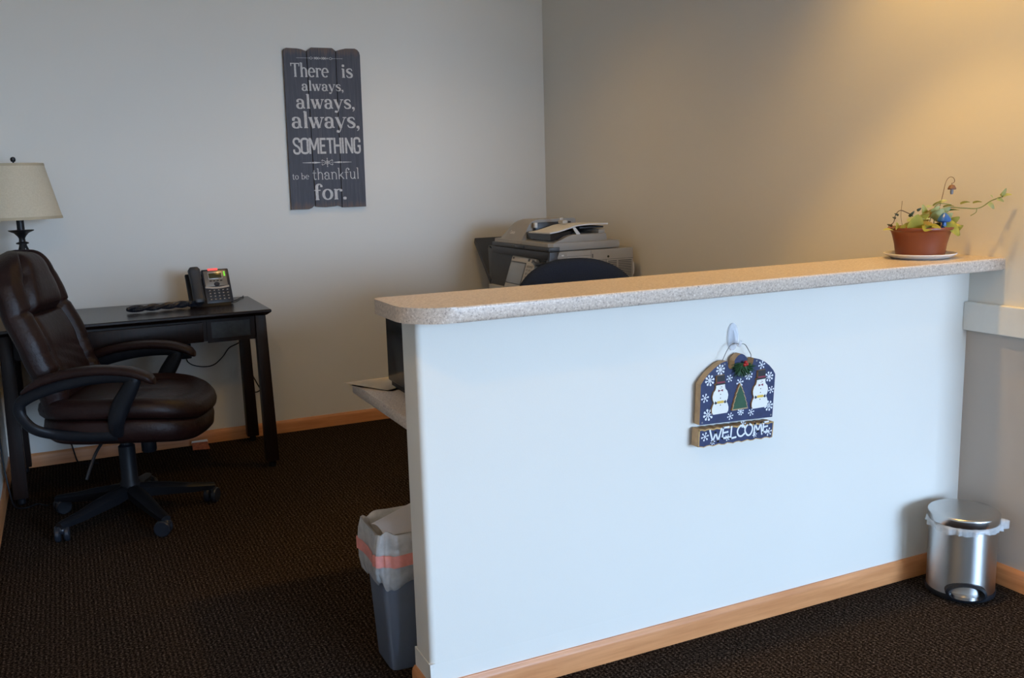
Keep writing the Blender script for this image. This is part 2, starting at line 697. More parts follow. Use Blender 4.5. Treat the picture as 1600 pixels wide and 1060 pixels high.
def glyphs(T, t, s):
    """T stem width, t hairline width, s serif half length"""
    def sf(x, y):
        return ln(x - s, y, x + s, y, t)
    G = {}
    G['T'] = (1.25, [ln(.62, 0, .62, 1.45, T), ln(.08, 1.40, 1.16, 1.40, t * 1.2), ln(.10, 1.10, .10, 1.45, t, t * 2),
                     ln(1.14, 1.10, 1.14, 1.45, t, t * 2), sf(.62, t / 2)])
    G['h'] = (1.02, [ln(.20, 0, .20, 1.5, T), sf(.20, t / 2), ln(.02, 1.45, .2, 1.5, t), arc(.50, .62, .30, .35, 165, 0, T, t * 1.3),
                     ln(.80, 0, .80, .64, T), sf(.80, t / 2)])
    G['e'] = (.98, [arc(.48, .5, .37, .46, 0, 315, T, t * 1.2, 22), ln(.14, .53, .86, .53, t)])
    G['r'] = (.80, [ln(.22, 0, .22, .96, T), sf(.22, t / 2), ln(.04, .93, .22, .96, t), arc(.52, .60, .30, .34, 170, 62, t * 2, t),
                    dot(.66, .84, .12)])
    G['i'] = (.52, [ln(.26, 0, .26, .96, T), sf(.26, t / 2), ln(.08, .93, .26, .96, t), dot(.26, 1.28, .14)])
    G['s'] = (.86, [([(.74, .74), (.66, .91), (.44, .96), (.22, .86), (.19, .70), (.34, .57), (.56, .46), (.70, .32), (.66, .12),
                      (.42, .04), (.20, .10), (.10, .28)], [t * 1.2, t * 1.4, t * 1.3, T * .8, T, T, T, T, T * .8, t * 1.3, t * 1.4, t * 1.2])])
    G['a'] = (1.0, [arc(.40, .66, .30, .30, 150, 0, T, t * 1.3), ln(.70, .12, .70, .68, T), ln(.70, .12, .92, .04, T * .7, t),
                    arc(.40, .28, .28, .26, 60, 320, T, t * 1.2, 18), dot(.17, .76, .12)])
    G['l'] = (.52, [ln(.26, 0, .26, 1.5, T), sf(.26, t / 2), ln(.08, 1.46, .26, 1.5, t)])
    G['w'] = (1.42, [ln(.16, .94, .44, 0, T), ln(.44, 0, .72, .94, t), ln(.64, .94, .94, 0, T), ln(.94, 0, 1.24, .94, t), sf(.16, .95),
                     sf(.68, .95), sf(1.24, .95)])
    G['y'] = (1.04, [ln(.16, .94, .52, .02, T), ([(.88, .94), (.52, .02), (.40, -.28), (.24, -.40)], [t, t, t, t * 1.4]), dot(.20, -.30, .12),
                     sf(.16, .95), sf(.88, .95)])
    G[','] = (.40, [dot(.18, .08, .13), ([(.26, .06), (.24, -.14), (.10, -.26)], [T * .7, t, t * .6])])
    G['.'] = (.40, [dot(.18, .10, .14)])
    G['t'] = (.66, [([(.28, 1.28), (.28, .20), (.40, .05), (.60, .10)], [T * .8, T, t * 1.6, t]), ln(.02, .90, .58, .90, t)])
    G['o'] = (1.0, [arc(.48, .5, .36, .46, 0, 360, T, t * 1.2, 26)])
    G['b'] = (1.02, [ln(.20, 0, .20, 1.5, T), ln(.02, 1.46, .2, 1.5, t), arc(.52, .48, .32, .44, 150, -150, T, t * 1.2, 22)])
    G['n'] = (1.02, [ln(.20, 0, .20, .96, T), sf(.20, t / 2), ln(.02, .93, .2, .96, t), arc(.50, .62, .30, .33, 165, 0, T, t * 1.3),
                     ln(.80, 0, .80, .64, T), sf(.80, t / 2)])
    G['k'] = (1.0, [ln(.20, 0, .20, 1.5, T), sf(.2, t / 2), ln(.02, 1.46, .2, 1.5, t), ln(.24, .42, .80, .92, t * 1.2), ln(.40, .56, .90, .02, T)])
    G['f'] = (.72, [([(.28, 0), (.28, 1.15), (.36, 1.38), (.54, 1.46), (.70, 1.34)], [T, T, T * .8, t * 1.3, t * 1.5]), sf(.28, t / 2),
                    ln(.04, .90, .60, .90, t), dot(.68, 1.28, .10)])
    G['u'] = (1.02, [ln(.20, .94, .20, .34, T), arc(.48, .36, .28, .32, 180, 350, T, t * 1.2), ln(.78, .02, .78, .94, T), ln(.78, .05, .95, .03, t),
                     sf(.14, .95), sf(.72, .95)])
    G['C'] = (1.25, [arc(.66, .72, .52, .68, 45, 320, T, t * 1.4, 24), ln(1.04, 1.0, 1.04, 1.36, t, t * 2)])
    G[' '] = (.48, [])
    return G


def gothic(T):
    G = {}
    H = 1.0
    W = .46
    k = T / 2
    G['S'] = (.56, [([(W, .72), (W, .86), (.36, .955), (.18, .955), (k, .84), (k, .70), (.16, .57), (.34, .46), (W, .32), (W, .14), (.36, .045), (.18, .045), (k, .14), (k, .29)], [T] * 14)])
    G['O'] = (.58, [arc(.25 + k / 2, .80, .25 - k / 2 + .03, .155, 180, 0, T, T), arc(.25 + k / 2, .20, .25 - k / 2 + .03, .155, 0, -180, T, T),
                    ln(k - .02, .18, k - .02, .82, T), ln(W + .02, .18, W + .02, .82, T)])
    G['M'] = (.78, [ln(k, 0, k, H, T), ln(.66, 0, .66, H, T), ln(k + .04, .97, .36, .25, T), ln(.36, .25, .62, .97, T)])
    G['E'] = (.50, [ln(k, 0, k, H, T), ln(0, H - k, .44, H - k, T), ln(0, .51, .38, .51, T), ln(0, k, .44, k, T)])
    G['T'] = (.52, [ln(.25, 0, .25, H, T), ln(0, H - k, .50, H - k, T)])
    G['H'] = (.60, [ln(k, 0, k, H, T), ln(.49, 0, .49, H, T), ln(k, .51, .49, .51, T)])
    G['I'] = (.24, [ln(k, 0, k, H, T)])
    G['N'] = (.62, [ln(k, 0, k, H, T), ln(.51, 0, .51, H, T), ln(k, .97, .51, .03, T)])
    G['G'] = (.58, [([(W, .70), (W, .86), (.36, .955), (.18, .955), (k, .84), (k, .16), (.18, .045), (.36, .045), (W, .16), (W, .44)], [T] * 10), ln(.30, .46, W + k, .46, T)])
    return G


def write(bm, text, G, x0, x1, base, xh, y, y2=None, wobble=0.0):
    """lay a line of text between x0 and x1 with its baseline at z=base on the plane y"""
    adv = sum(G[c][0] for c in text)
    sx = (x1 - x0) / adv
    x = x0
    ys = y
    for c in text:
        a, strokes = G[c]
        for pts, ws in strokes:
            ys -= .00002
            if 2 < len(pts) < 15:
                m = 4
                d = smooth_path([(q[0], q[1], 0) for q in pts], m)
                ws = [ws[k // m] + (ws[min(k // m + 1, len(ws) - 1)] - ws[k // m]) * (k % m) / m for k in range(len(d))]
                pts = [(q.x, q.y) for q in d]
            P = [(x + px * sx, base + py * xh) for px, py in pts]
            # dense enough for curves given as a few points
            n = len(P)
            L, R = [], []
            for i in range(n):
                dx = P[min(i + 1, n - 1)][0] - P[max(i - 1, 0)][0]
                dz = P[min(i + 1, n - 1)][1] - P[max(i - 1, 0)][1]
                d = math.hypot(dx, dz) or 1
                w = ws[i] * math.hypot(dz / d * sx, dx / d * xh) / 2
                L.append((P[i][0] - dz / d * w, P[i][1] + dx / d * w))
                R.append((P[i][0] + dz / d * w, P[i][1] - dx / d * w))
            vl = [bm.verts.new((q[0], ys, q[1])) for q in L]
            vr = [bm.verts.new((q[0], ys, q[1])) for q in R]
            for i in range(n - 1):
                try:
                    bm.faces.new((vl[i], vl[i + 1], vr[i + 1], vr[i]))
                except ValueError:
                    pass
        x += a * sx
    return bm


def face_front(o):
    """flip flat lettering so that it faces the room (-Y)"""
    for p in o.data.polygons:
        if p.normal.y > 0:
            p.flip()
    return o


def ribbon(bm, P, w, y):
    n = len(P)
    vl, vr = [], []
    for i in range(n):
        dx = P[min(i + 1, n - 1)][0] - P[max(i - 1, 0)][0]
        dz = P[min(i + 1, n - 1)][1] - P[max(i - 1, 0)][1]
        d = math.hypot(dx, dz) or 1
        ww = (w[i] if isinstance(w, (list, tuple)) else w) / 2
        vl.append(bm.verts.new((P[i][0] - dz / d * ww, y, P[i][1] + dx / d * ww)))
        vr.append(bm.verts.new((P[i][0] + dz / d * ww, y, P[i][1] - dx / d * ww)))
    for i in range(n - 1):
        bm.faces.new((vl[i], vl[i + 1], vr[i + 1], vr[i]))
    return bm


def disc(bm, x, z, r, y, n=12):
    bm.faces.new([bm.verts.new((x + r * cos(2 * pi * i / n), y, z + r * sin(2 * pi * i / n))) for i in range(n)])
    return bm

# ------------------------------------------------------------------ room shell
def build_room():
    T = 0.12
    bm = box(B(), XL - T, XR2 + T, YF - T, T, -0.08, 0.0)
    struct('floor', bm, 'carpet', 'dark brown ribbed carpet floor')
    bm = box(B(), XL - T, XR2 + T, YF - T, T, ROOM_H, ROOM_H + 0.1)
    struct('ceiling', bm, 'ceiling_white', 'plain white ceiling')
    struct('wall_back', box(B(), XL - T, 0.12, 0.0, T, 0, ROOM_H), 'wall_paint', 'off-white back wall behind the desk')
    struct('wall_left', box(B(), XL - T, XL, YF, 0.0, 0, ROOM_H), 'wall_paint', 'off-white wall at the left edge')
    bm = box(B(), 0.0, 0.12, HWF, 0.0, 0, ROOM_H)
    box(bm, 0.0, 0.12, YS, HWF, 0.87, ROOM_H)
    struct('wall_right', bm, 'wall_paint', 'off-white right wall under warm lamp light')
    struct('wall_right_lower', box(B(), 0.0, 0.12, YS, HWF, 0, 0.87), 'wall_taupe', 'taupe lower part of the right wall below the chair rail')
    struct('wall_side', box(B(), 0.12, XR2, YS, YS + T, 0, ROOM_H), 'wall_paint', 'side wall beyond the right wall')
    struct('wall_far', box(B(), XR2, XR2 + T, YF, YS + T, 0, ROOM_H), 'wall_paint', 'far right wall of the front area')
    # front wall with a window and a door opening
    bm = B()
    for x0, x1, z0, z1 in [(XL, DOOR[0], 0, ROOM_H), (DOOR[0], DOOR[1], DOOR[3], ROOM_H), (DOOR[1], SIDE[0], 0, ROOM_H), (SIDE[0], SIDE[1], 0, SIDE[2]), (SIDE[0], SIDE[1], SIDE[3], ROOM_H), (SIDE[1], WIN[0], 0, ROOM_H),
                           (WIN[0], WIN[1], 0, WIN[2]), (WIN[0], WIN[1], WIN[3], ROOM_H), (WIN[1], XR2, 0, ROOM_H)]:
        box(bm, x0, x1, YF - T, YF, z0, z1)
    struct('wall_front', bm, 'wall_paint', 'front wall with window and glass door')

    def frame(bm, x0, x1, z0, z1, w):
        y0, y1 = YF - 0.09, YF - 0.03
        box(bm, x0, x0 + w, y0, y1, z0, z1)
        box(bm, x1 - w, x1, y0, y1, z0, z1)
        box(bm, x0 + w, x1 - w, y0, y1, z0, z0 + w)
        box(bm, x0 + w, x1 - w, y0, y1, z1 - w, z1)
    bm = B()
    frame(bm, *WIN, 0.045)
    o = struct('window_1', bm, 'door_metal', 'dark framed front window')
    p = obj('pane', box(B(), WIN[0] + .045, WIN[1] - .045, YF - .064, YF - .058, WIN[2] + .045, WIN[3] - .045), 'window_glass', o)
    bm = B()
    frame(bm, *SIDE, 0.03)
    o = struct('window_2', bm, 'door_metal', 'narrow sidelight window beside the front door')
    obj('pane', box(B(), SIDE[0] + .03, SIDE[1] - .03, YF - .064, YF - .058, SIDE[2] + .03, SIDE[3] - .03), 'window_glass', o)
    bm = B()
    frame(bm, *DOOR, 0.07)
    o = struct('door_1', bm, 'door_metal', 'wooden front door')
    obj('panel', box(B(), DOOR[0] + .07, DOOR[1] - .07, YF - .08, YF - .04, DOOR[2] + .07, DOOR[3] - .07), 'oak', o)
    obj('push_bar', box(B(), DOOR[0] + .08, DOOR[1] - .08, YF - .04, YF + .01, 1.0, 1.04, .008), 'wire_steel', o)

    # half wall: rounded corner bead above 0.10, square below it
    def plan(r):
        pts = [(-0.0, HWF), (-0.0, HWB)]
        for cx, cy, a0 in ((HWX + r, HWB - r, 90), (HWX + r, HWF + r, 180)):
            for i in range(7):
                a = radians(a0 + 15 * i)
                pts.append((cx + r * cos(a), cy + r * sin(a)))
        return pts
    bm = B()
    prism(bm, plan(0.016), 0.122, 1.0285, 'xy')
    lo = [(0, HWF), (0, HWB), (HWX - .002, HWB), (HWX - .002, HWF)]
    prism(bm, lo, 0.0, 0.122, 'xy')
    hexa(bm, [(HWX - .002, HWF + .006, .108), (HWX + .002, HWF + .006, .108), (HWX + .006, HWF + .0005, .108), (HWX - .002, HWF + .0005, .108),
              (HWX - .004, HWF + .008, .124), (HWX + .004, HWF + .010, .126), (HWX + .012, HWF - .0015, .126), (HWX - .003, HWF - .0015, .124)])
    struct('wall_partition', bm, 'wall_paint', 'white half wall of the reception counter', True, 30)

    hb, bt = 0.069, 0.0124

    def base_profile():
        return [(0, 0), (bt, 0), (bt, hb - .016), (bt - .002, hb - .008), (bt - .006, hb - .003), (bt - .007, hb), (0, hb)]

    def run(name, mat, a, b, axis, sign, label):
        bm = B()
        if axis == 'x':      # runs along x at wall plane y=a[1], sticks out by sign
            lps = [[Vector((x, a[1] + sign * d, z)) for d, z in base_profile()] for x in (a[0], b[0])]
        else:
            lps = [[Vector((a[0] + sign * d, y, z)) for d, z in base_profile()] for y in (a[1], b[1])]
        rings(bm, lps)
        return struct(name, bm, mat, label, True, 25)
    run('baseboard_back', 'oak', (XL + bt, 0), (-bt, 0), 'x', -1, 'oak baseboard along the back wall')
    run('baseboard_left', 'oak_y', (XL, YF), (XL, 0), 'y', 1, 'oak baseboard along the left wall')
    run('baseboard_right', 'oak_y', (0, HWB), (0, 0), 'y', -1, 'oak baseboard of the right wall behind the half wall')
    run('baseboard_right_front', 'oak_y', (0, YS), (0, HWF - bt), 'y', -1, 'oak baseboard of the right wall by the steel can')
    run('baseboard_partition', 'oak', (HWX - bt, HWF), (0, HWF), 'x', -1, 'oak baseboard along the front of the half wall')
    run('baseboard_end', 'oak_y', (HWX - .001, HWF), (HWX - .001, HWB), 'y', -1, 'oak baseboard on the end of the half wall')
    # chair rail on the right wall, in front of the half wall
    bm = box(B(), -0.020, 0.0, YS, HWF, 0.823, 0.917, 0.003)
    struct('trim_1', bm, 'white_paint', 'white chair rail board on the right wall')


def build_counter():
    # top slab: x from the wall to the rounded free end
    z0, z1 = 1.029, 1.067
    yb, yf, xe = -2.834, -3.125, -1.978
    pts = [(0, yf), (0, yb)]

    def corner(cx, cy, r, a0):
        for i in range(13):
            a = radians(a0 + 90 * i / 12)
            pts.append((cx + r * cos(a), cy + r * sin(a)))
    corner(xe + .025, yb - .025, .025, 90)
    corner(xe + .115, yf + .115, .115, 180)
    bm = B()
    prism(bm, pts, z0, z1, 'xy')
    es = [e for e in bm.edges if abs(e.verts[0].co.z - e.verts[1].co.z) < 1e-6 and (e.verts[0].co.x < -1e-4 or e.verts[1].co.x < -1e-4)]
    bmesh.ops.bevel(bm, geom=es, offset=0.007, segments=3, profile=0.5, affect='EDGES', clamp_overlap=True)
    o = obj('countertop', bm, 'speckled_stone', None, angle=30)
    tag(o, 'speckled beige stone countertop with rounded end capping the half wall', 'countertop')
    # lower worktop
    bm = box(B(), -1.897, -0.02, HWB + .001, -2.30, 0.704, 0.740, 0.006)
    w = thing('worktop', 'lower speckled stone worktop fixed behind the half wall', 'worktop', (-0.96, HWB, 0.704))
    obj('slab', bm, 'speckled_stone', w)
    for x in (-1.75, -0.96, -0.15):
        bm = B()
        prism(bm, [(HWB + .001, .704), (HWB + .001, .44), (HWB + .03, .44), (-2.42, .675), (-2.42, .704)], x - .012, x + .012, 'yz')
        obj('bracket', bm, 'black_metal', w)


def build_ceiling_lights():
    labels = ['round recessed downlight over the middle of the reception counter',
              'round recessed downlight close to the right wall',
              'added unseen warm fill light over the floor left of the counter front',
              'added unseen warm fill light above the photocopier corner']
    for (x, y, pw, half, bl, rad), lab in zip(DOWNLIGHTS_AND_FILL, labels):
        t = thing('ceiling_or_fill_light', lab, 'light', (x, y, ROOM_H - .001), 0, 'recessed ceiling downlights')
        bm = B()
        lathe(bm, [(.060, -.012), (.085, -.008), (.092, 0), (.060, 0), (.060, -.012)], (x, y, ROOM_H - .001), 32, False, False)
        obj('trim_ring', bm, 'white_paint', t)
        bm = lathe(B(), [(.001, -.003), (.058, -.003), (.058, -.0005), (.001, -.0005)], (x, y, ROOM_H - .001), 32)
        obj('lens', bm, 'lamp_lens', t)
        spot('downlight_or_fill_lamp', (x, y, ROOM_H - .03), pw, half, bl, rad)


# ------------------------------------------------------------------ desk and what stands on it
DZ = 0.778


def build_desk():
    x0, x1, y0, y1 = -2.985, -1.815, -0.655, -0.04
    t = thing('writing_desk', 'dark espresso wooden desk along the back wall, telephone on top', 'desk', ((x0 + x1) / 2, (y0 + y1) / 2, 0))
    bm = B()
    # top with an under-cut edge
    a, c = .022, .0
    def rect(d, z):
        return [Vector(p) for p in ((x0 + d, y0 + d, z), (x1 - d, y0 + d, z), (x1 - d, y1 - d, z), (x0 + d, y1 - d, z))]
    rings(bm, [rect(.020, DZ - .028), rect(.004, DZ - .016), rect(.0, DZ - .012), rect(0, DZ - .003), rect(.003, DZ)])
    obj('tabletop', bm, 'espresso', t, angle=20)
    # apron
    bm = B()
    za, zb = .637, DZ - .028
    yf = y0 + .055
    box(bm, x0 + .07, x1 - .07, yf, yf + .02, za + .008, zb)           # front rail behind the drawer
    box(bm, x0 + .07, x1 - .07, y1 - .05, y1 - .03, za, zb)
    box(bm, x0 + .035, x0 + .055, y0 + .08, y1 - .06, za, zb)
    box(bm, x1 - .055, x1 - .035, y0 + .08, y1 - .06, za, zb)
    obj('apron', bm, 'espresso_z', t)
    # drawer front in the middle, framed panels at each side
    bm = box(B(), -2.655, -2.125, yf - .010, yf + .002, za + .006, zb - .014, .003)
    obj('drawer', bm, 'espresso_z', t)
    for xa, xb in ((-2.108, -1.89), (-2.905, -2.672)):
        bm = B()
        f = .020
        box(bm, xa, xb, yf - .008, yf + .002, zb - .018, zb)
        box(bm, xa, xb, yf - .008, yf + .002, za, za + f)
        box(bm, xa, xa + f, yf - .008, yf + .002, za + f, zb - .018)
        box(bm, xb - f, xb, yf - .008, yf + .002, za + f, zb - .018)
        p = obj('side_panel', bm, 'espresso_z', t)
        obj('inset', box(B(), xa + f, xb - f, yf - .003, yf + .002, za + f, zb - .018), 'slate_inset', p, label='slate grey inset of the panel')
    # four legs, flaring slightly outwards, on small black glides
    for sx in (-1, 1):
        for sy in (-1, 1):
            xt = (x1 - .047) if sx > 0 else (x0 + .047)
            yt = (y0 + .060) if sy < 0 else (y1 - .050)
            w0, w1 = .0245, .030
            ox = sx * .010
            oy = 0.010 * sy
            bm = B()
            pts = []
            for (ww, dx, dy, z) in ((w1, ox, oy, .03), (w0, 0, 0, zb)):
                pts += [(xt + dx - ww, yt + dy - ww, z), (xt + dx + ww, yt + dy - ww, z), (xt + dx + ww, yt + dy + ww, z), (xt + dx - ww, yt + dy + ww, z)]
            hexa(bm, pts, .003)
            lg = obj('leg', bm, 'espresso_z', t)
            bm = lathe(B(), [(.014, .0), (.017, .004), (.017, .022), (.010, .03)], (xt + ox, yt + oy, 0), 16)
            obj('glide', bm, 'black_plastic', lg)


def build_phone():
    t = thing('telephone', 'black office desk phone with lit red message bar on the dark desk', 'telephone', (-2.042, -0.30, DZ), radians(6))
    M = WM[t.name]
    # local frame: x right, y back, z up; the face leans back
    tilt = radians(66)
    yb, zb = -.045, .012     # bottom front edge of the face

    def F(u, v, d):          # u across, v up the face, d out of the face
        return Vector((u, yb + v * cos(tilt) - d * sin(tilt), zb + v * sin(tilt) + d * cos(tilt)))

    def slab(u0, u1, v0, v1, d0, d1, bev=.003):
        bm = B()
        hexa(bm, [F(u0, v0, d0), F(u1, v0, d0), F(u1, v0, d1), F(u0, v0, d1), F(u0, v1, d0), F(u1, v1, d0), F(u1, v1, d1), F(u0, v1, d1)], bev)
        bm.transform(M)
        return bm
    # body: keypad slab and wedge foot behind it
    bm = slab(-.028, .105, .0, .178, -.028, .0, .006)
    b2 = obj('body', bm, 'phone_navy', t)
    bm = B()
    prism(bm, [(-.050, 0), (.075, 0), (.062, .012), (.036, .13), (.018, .13), (-.042, .012)], -.085, .09, 'yz', .003)
    bm.transform(M)
    obj('foot', bm, 'black_plastic', t)
    # cradle for the handset
    bm = slab(-.105, -.030, .002, .165, -.030, -.012, .005)
    obj('cradle', bm, 'black_plastic', t)
    # silver upper bezel with curved lower lip
    obj('bezel', slab(-.020, .090, .088, .168, -.002, .0022, .002), 'phone_silver', t, label='silver grey upper bezel')
    bm = B()
    L0, L1 = [], []
    for i in range(13):
        u = -.022 + .116 * i / 12
        v = .083 - .006 * sin(pi * i / 12)
        L0.append((u, v - .004))
        L1.append((u, v + .005))
    for i in range(12):
        q = [F(L0[i][0], L0[i][1], 0), F(L0[i + 1][0], L0[i + 1][1], 0), F(L0[i + 1][0], L0[i + 1][1], .004), F(L0[i][0], L0[i][1], .004),
             F(L1[i][0], L1[i][1], 0), F(L1[i + 1][0], L1[i + 1][1], 0), F(L1[i + 1][0], L1[i + 1][1], .004), F(L1[i][0], L1[i][1], .004)]
        hexa(bm, q)
    bm.transform(M)
    obj('lip', bm, 'phone_silver_bright', t, label='bright silver lip under the bezel')
    bm = slab(.0, .068, .124, .160, .0015, .0045, .001)
    fr = obj('screen_frame', bm, 'phone_silver_bright', t)
    obj('screen', slab(.003, .065, .127, .154, .004, .0052, .0006), 'lcd_olive', fr, label='dark olive screen')
    obj('message_light', slab(.004, .052, .170, .180, -.006, .004, .001), 'message_red', t, label='lit red message bar')
    for k in range(3):
        obj('line_button', slab(.077, .084, .137 + k * .0085, .143 + k * .0085, .001, .004, .001), 'button_green', t, label='lit green line button')
    for k in range(4):
        obj('soft_key', slab(.003 + k * .017, .015 + k * .017, .112, .117, .001, .0035, .001), 'black_plastic', t)
    bm = B()
    lps = []
    for (s, d) in ((1, .001), (1, .004), (.8, .006)):
        lps.append([F(.036 + .014 * s * cos(2 * pi * k / 20), .097 + .011 * s * sin(2 * pi * k / 20), d) for k in range(20)])
    rings(bm, lps)
    bm.transform(M)
    obj('navigation_button', bm, 'phone_navy', t)
    for r in range(4):
        for c_ in range(5):
            u = -.012 + c_ * .0215
            v = .014 + r * .0155
            kb = obj('key', slab(u, u + .0165, v, v + .0105, -.001, .0028, .0012), 'dark_grey_plastic', t)
            obj('key_mark', slab(u + .005, u + .0115, v + .0035, v + .007, .0025, .0031, 0), 'key_print', kb)
    # handset: fat at both ends, standing in the cradle
    bm = B()
    lps = []
    for i in range(17):
        s = i / 16
        v = .000 + .182 * s
        d = .010 + .010 * (1 - sin(pi * s)) + .012 * sin(pi * s)
        wd = .029 - .003 * sin(pi * s)
        th = .017 + .009 * abs(2 * s - 1) ** 3
        k = 1.0
        if i in (0, 16):
            k = .72
        lps.append([F(-.067 + wd * k * math.copysign(abs(cos(a)) ** .55, cos(a)), v, d + th * k * math.copysign(abs(sin(a)) ** .6, sin(a)))
                    for a in [2 * pi * j / 24 for j in range(24)]])
    rings(bm, lps)
    bm.transform(M)
    obj('handset', bm, 'dark_grey_plastic', t, label='charcoal handset')
    # coiled handset cord lying on the desk in a doubled twist
    bm = B()
    spine = smooth_path([(-2.112, -.345, DZ + .012), (-2.15, -.370, DZ + .011), (-2.20, -.360, DZ + .011), (-2.25, -.370, DZ + .011),
                         (-2.31, -.380, DZ + .011), (-2.37, -.390, DZ + .011), (-2.432, -.397, DZ + .011)], 60)
    for ph in (0.0, pi):
        pts = []
        n = len(spine)
        for i, p in enumerate(spine):
            s = i / (n - 1)
            tdir = (spine[min(i + 1, n - 1)] - spine[max(i - 1, 0)]).normalized()
            sd = tdir.cross(Vector((0, 0, 1))).normalized()
            amp = .0125 * min(1, .25 + s * 4)
            tw = s * 5.0 * pi + ph
            ctr = p + sd * (amp * cos(tw)) + Vector((0, 0, .003 + abs(amp) * .5 * (1 + sin(tw)) * 1.1))
            q = s * 2 * pi * 60
            rr = .0095 * min(1, .4 + s * 5)
            pts.append(ctr + sd * (rr * cos(q)) + Vector((0, 0, rr * sin(q))))
        tube(bm, pts, .0030, 5, 1)
    obj('handset_cord', bm, 'phone_navy', t)
    bm = tube(B(), [(-1.945, -.27, DZ + .006), (-1.905, -.22, DZ + .0045), (-1.87, -.13, DZ + .0045), (-1.85, -.09, DZ + .0045), (-1.842, -.05, DZ + .004)], .0028, 8)
    obj('line_cable', bm, 'black_plastic', t)


def build_lamp():
    x, y = -2.840, -0.30
    t = thing('table_lamp', 'black metal table lamp with beige tapered linen shade on the desk', 'lamp', (x, y, DZ))
    bm = B()
    n = 48
    prof = [(.1775, 1.235), (.121, 1.482), (.119, 1.482), (.1755, 1.235), (.1775, 1.235)]
    lathe(bm, prof, (x, y, 0), n, False, False)
    sh = obj('lamp_shade', bm, 'lamp_linen', t, label='beige linen shade')
    bm = B()
    lathe(bm, [(.1788, 1.2345), (.1762, 1.247), (.1742, 1.247), (.1752, 1.2345), (.1788, 1.2345)], (x, y, 0), n, False, False)
    obj('trim_band', bm, 'lamp_trim', sh)
    bm = B()
    lathe(bm, [(.1248, 1.471), (.1222, 1.483), (.1185, 1.483), (.1215, 1.471), (.1248, 1.471)], (x, y, 0), n, False, False)
    obj('trim_band', bm, 'lamp_trim', sh)
    bm = B()
    for k in range(3):
        a = 2 * pi * k / 3
        tube(bm, [(x, y, 1.474), (x + .119 * cos(a), y + .119 * sin(a), 1.474)], .0018, 6, 1)
    obj('spider', bm, 'black_metal', sh)
    bm = lathe(B(), [(.004, 1.47), (.004, 1.49), (.009, 1.492), (.0115, 1.50), (.010, 1.508), (.004, 1.512)], (x, y, 0), 20)
    obj('finial', bm, 'black_metal', t)
    bm = tube(B(), [(x - .0, y, 1.27), (x - .04, y, 1.30), (x - .05, y, 1.37), (x - .03, y, 1.44), (x, y, 1.47)], .002, 6)
    tube(bm, [(x, y, 1.27), (x + .04, y, 1.30), (x + .05, y, 1.37), (x + .03, y, 1.44), (x, y, 1.47)], .002, 6)
    obj('harp', bm, 'black_metal', t)
    bm = lathe(B(), [(.016, 1.185), (.016, 1.27), (.012, 1.275), (.012, 1.285)], (x, y, 0), 24)
    obj('candle_tube', bm, 'black_metal', t)
    bm = lathe(B(), [(.012, 1.120), (.026, 1.124), (.027, 1.129), (.014, 1.134), (.013, 1.148), (.018, 1.158), (.030, 1.172), (.052, 1.182), (.054, 1.186), (.022, 1.187)], (x, y, 0), 32)
    obj('drip_dish', bm, 'black_metal', t)
    bm = lathe(B(), [(.009, .82), (.009, 1.122)], (x, y, 0), 16)
    lathe(bm, [(.012, .93), (.02, .95), (.012, .97)], (x, y, 0), 20)
    obj('stem', bm, 'black_metal', t)
    for k in range(3):
        a = 2 * pi * k / 3 + .35
        pr = [(.010, 1.122), (.018, 1.10), (.040, 1.05), (.058, .98), (.050, .90), (.045, .85), (.075, .80), (.088, .785)]
        bm = tube(B(), [(x + r * cos(a), y + r * sin(a), z) for r, z in pr], .0058, 8)
        obj('leg', bm, 'black_metal', t)
    bm = lathe(B(), [(.07, DZ), (.075, DZ + .004), (.07, DZ + .01), (.02, DZ + .02), (.012, .83)], (x, y, 0), 32)
    obj('base', bm, 'black_metal', t)


def cable(name, pts, r, label, mat='black_plastic', cat='cable', sub=8):
    o = obj(name, tube(B(), pts, r, 8, sub), mat)
    tag(o, label, cat)
    return o


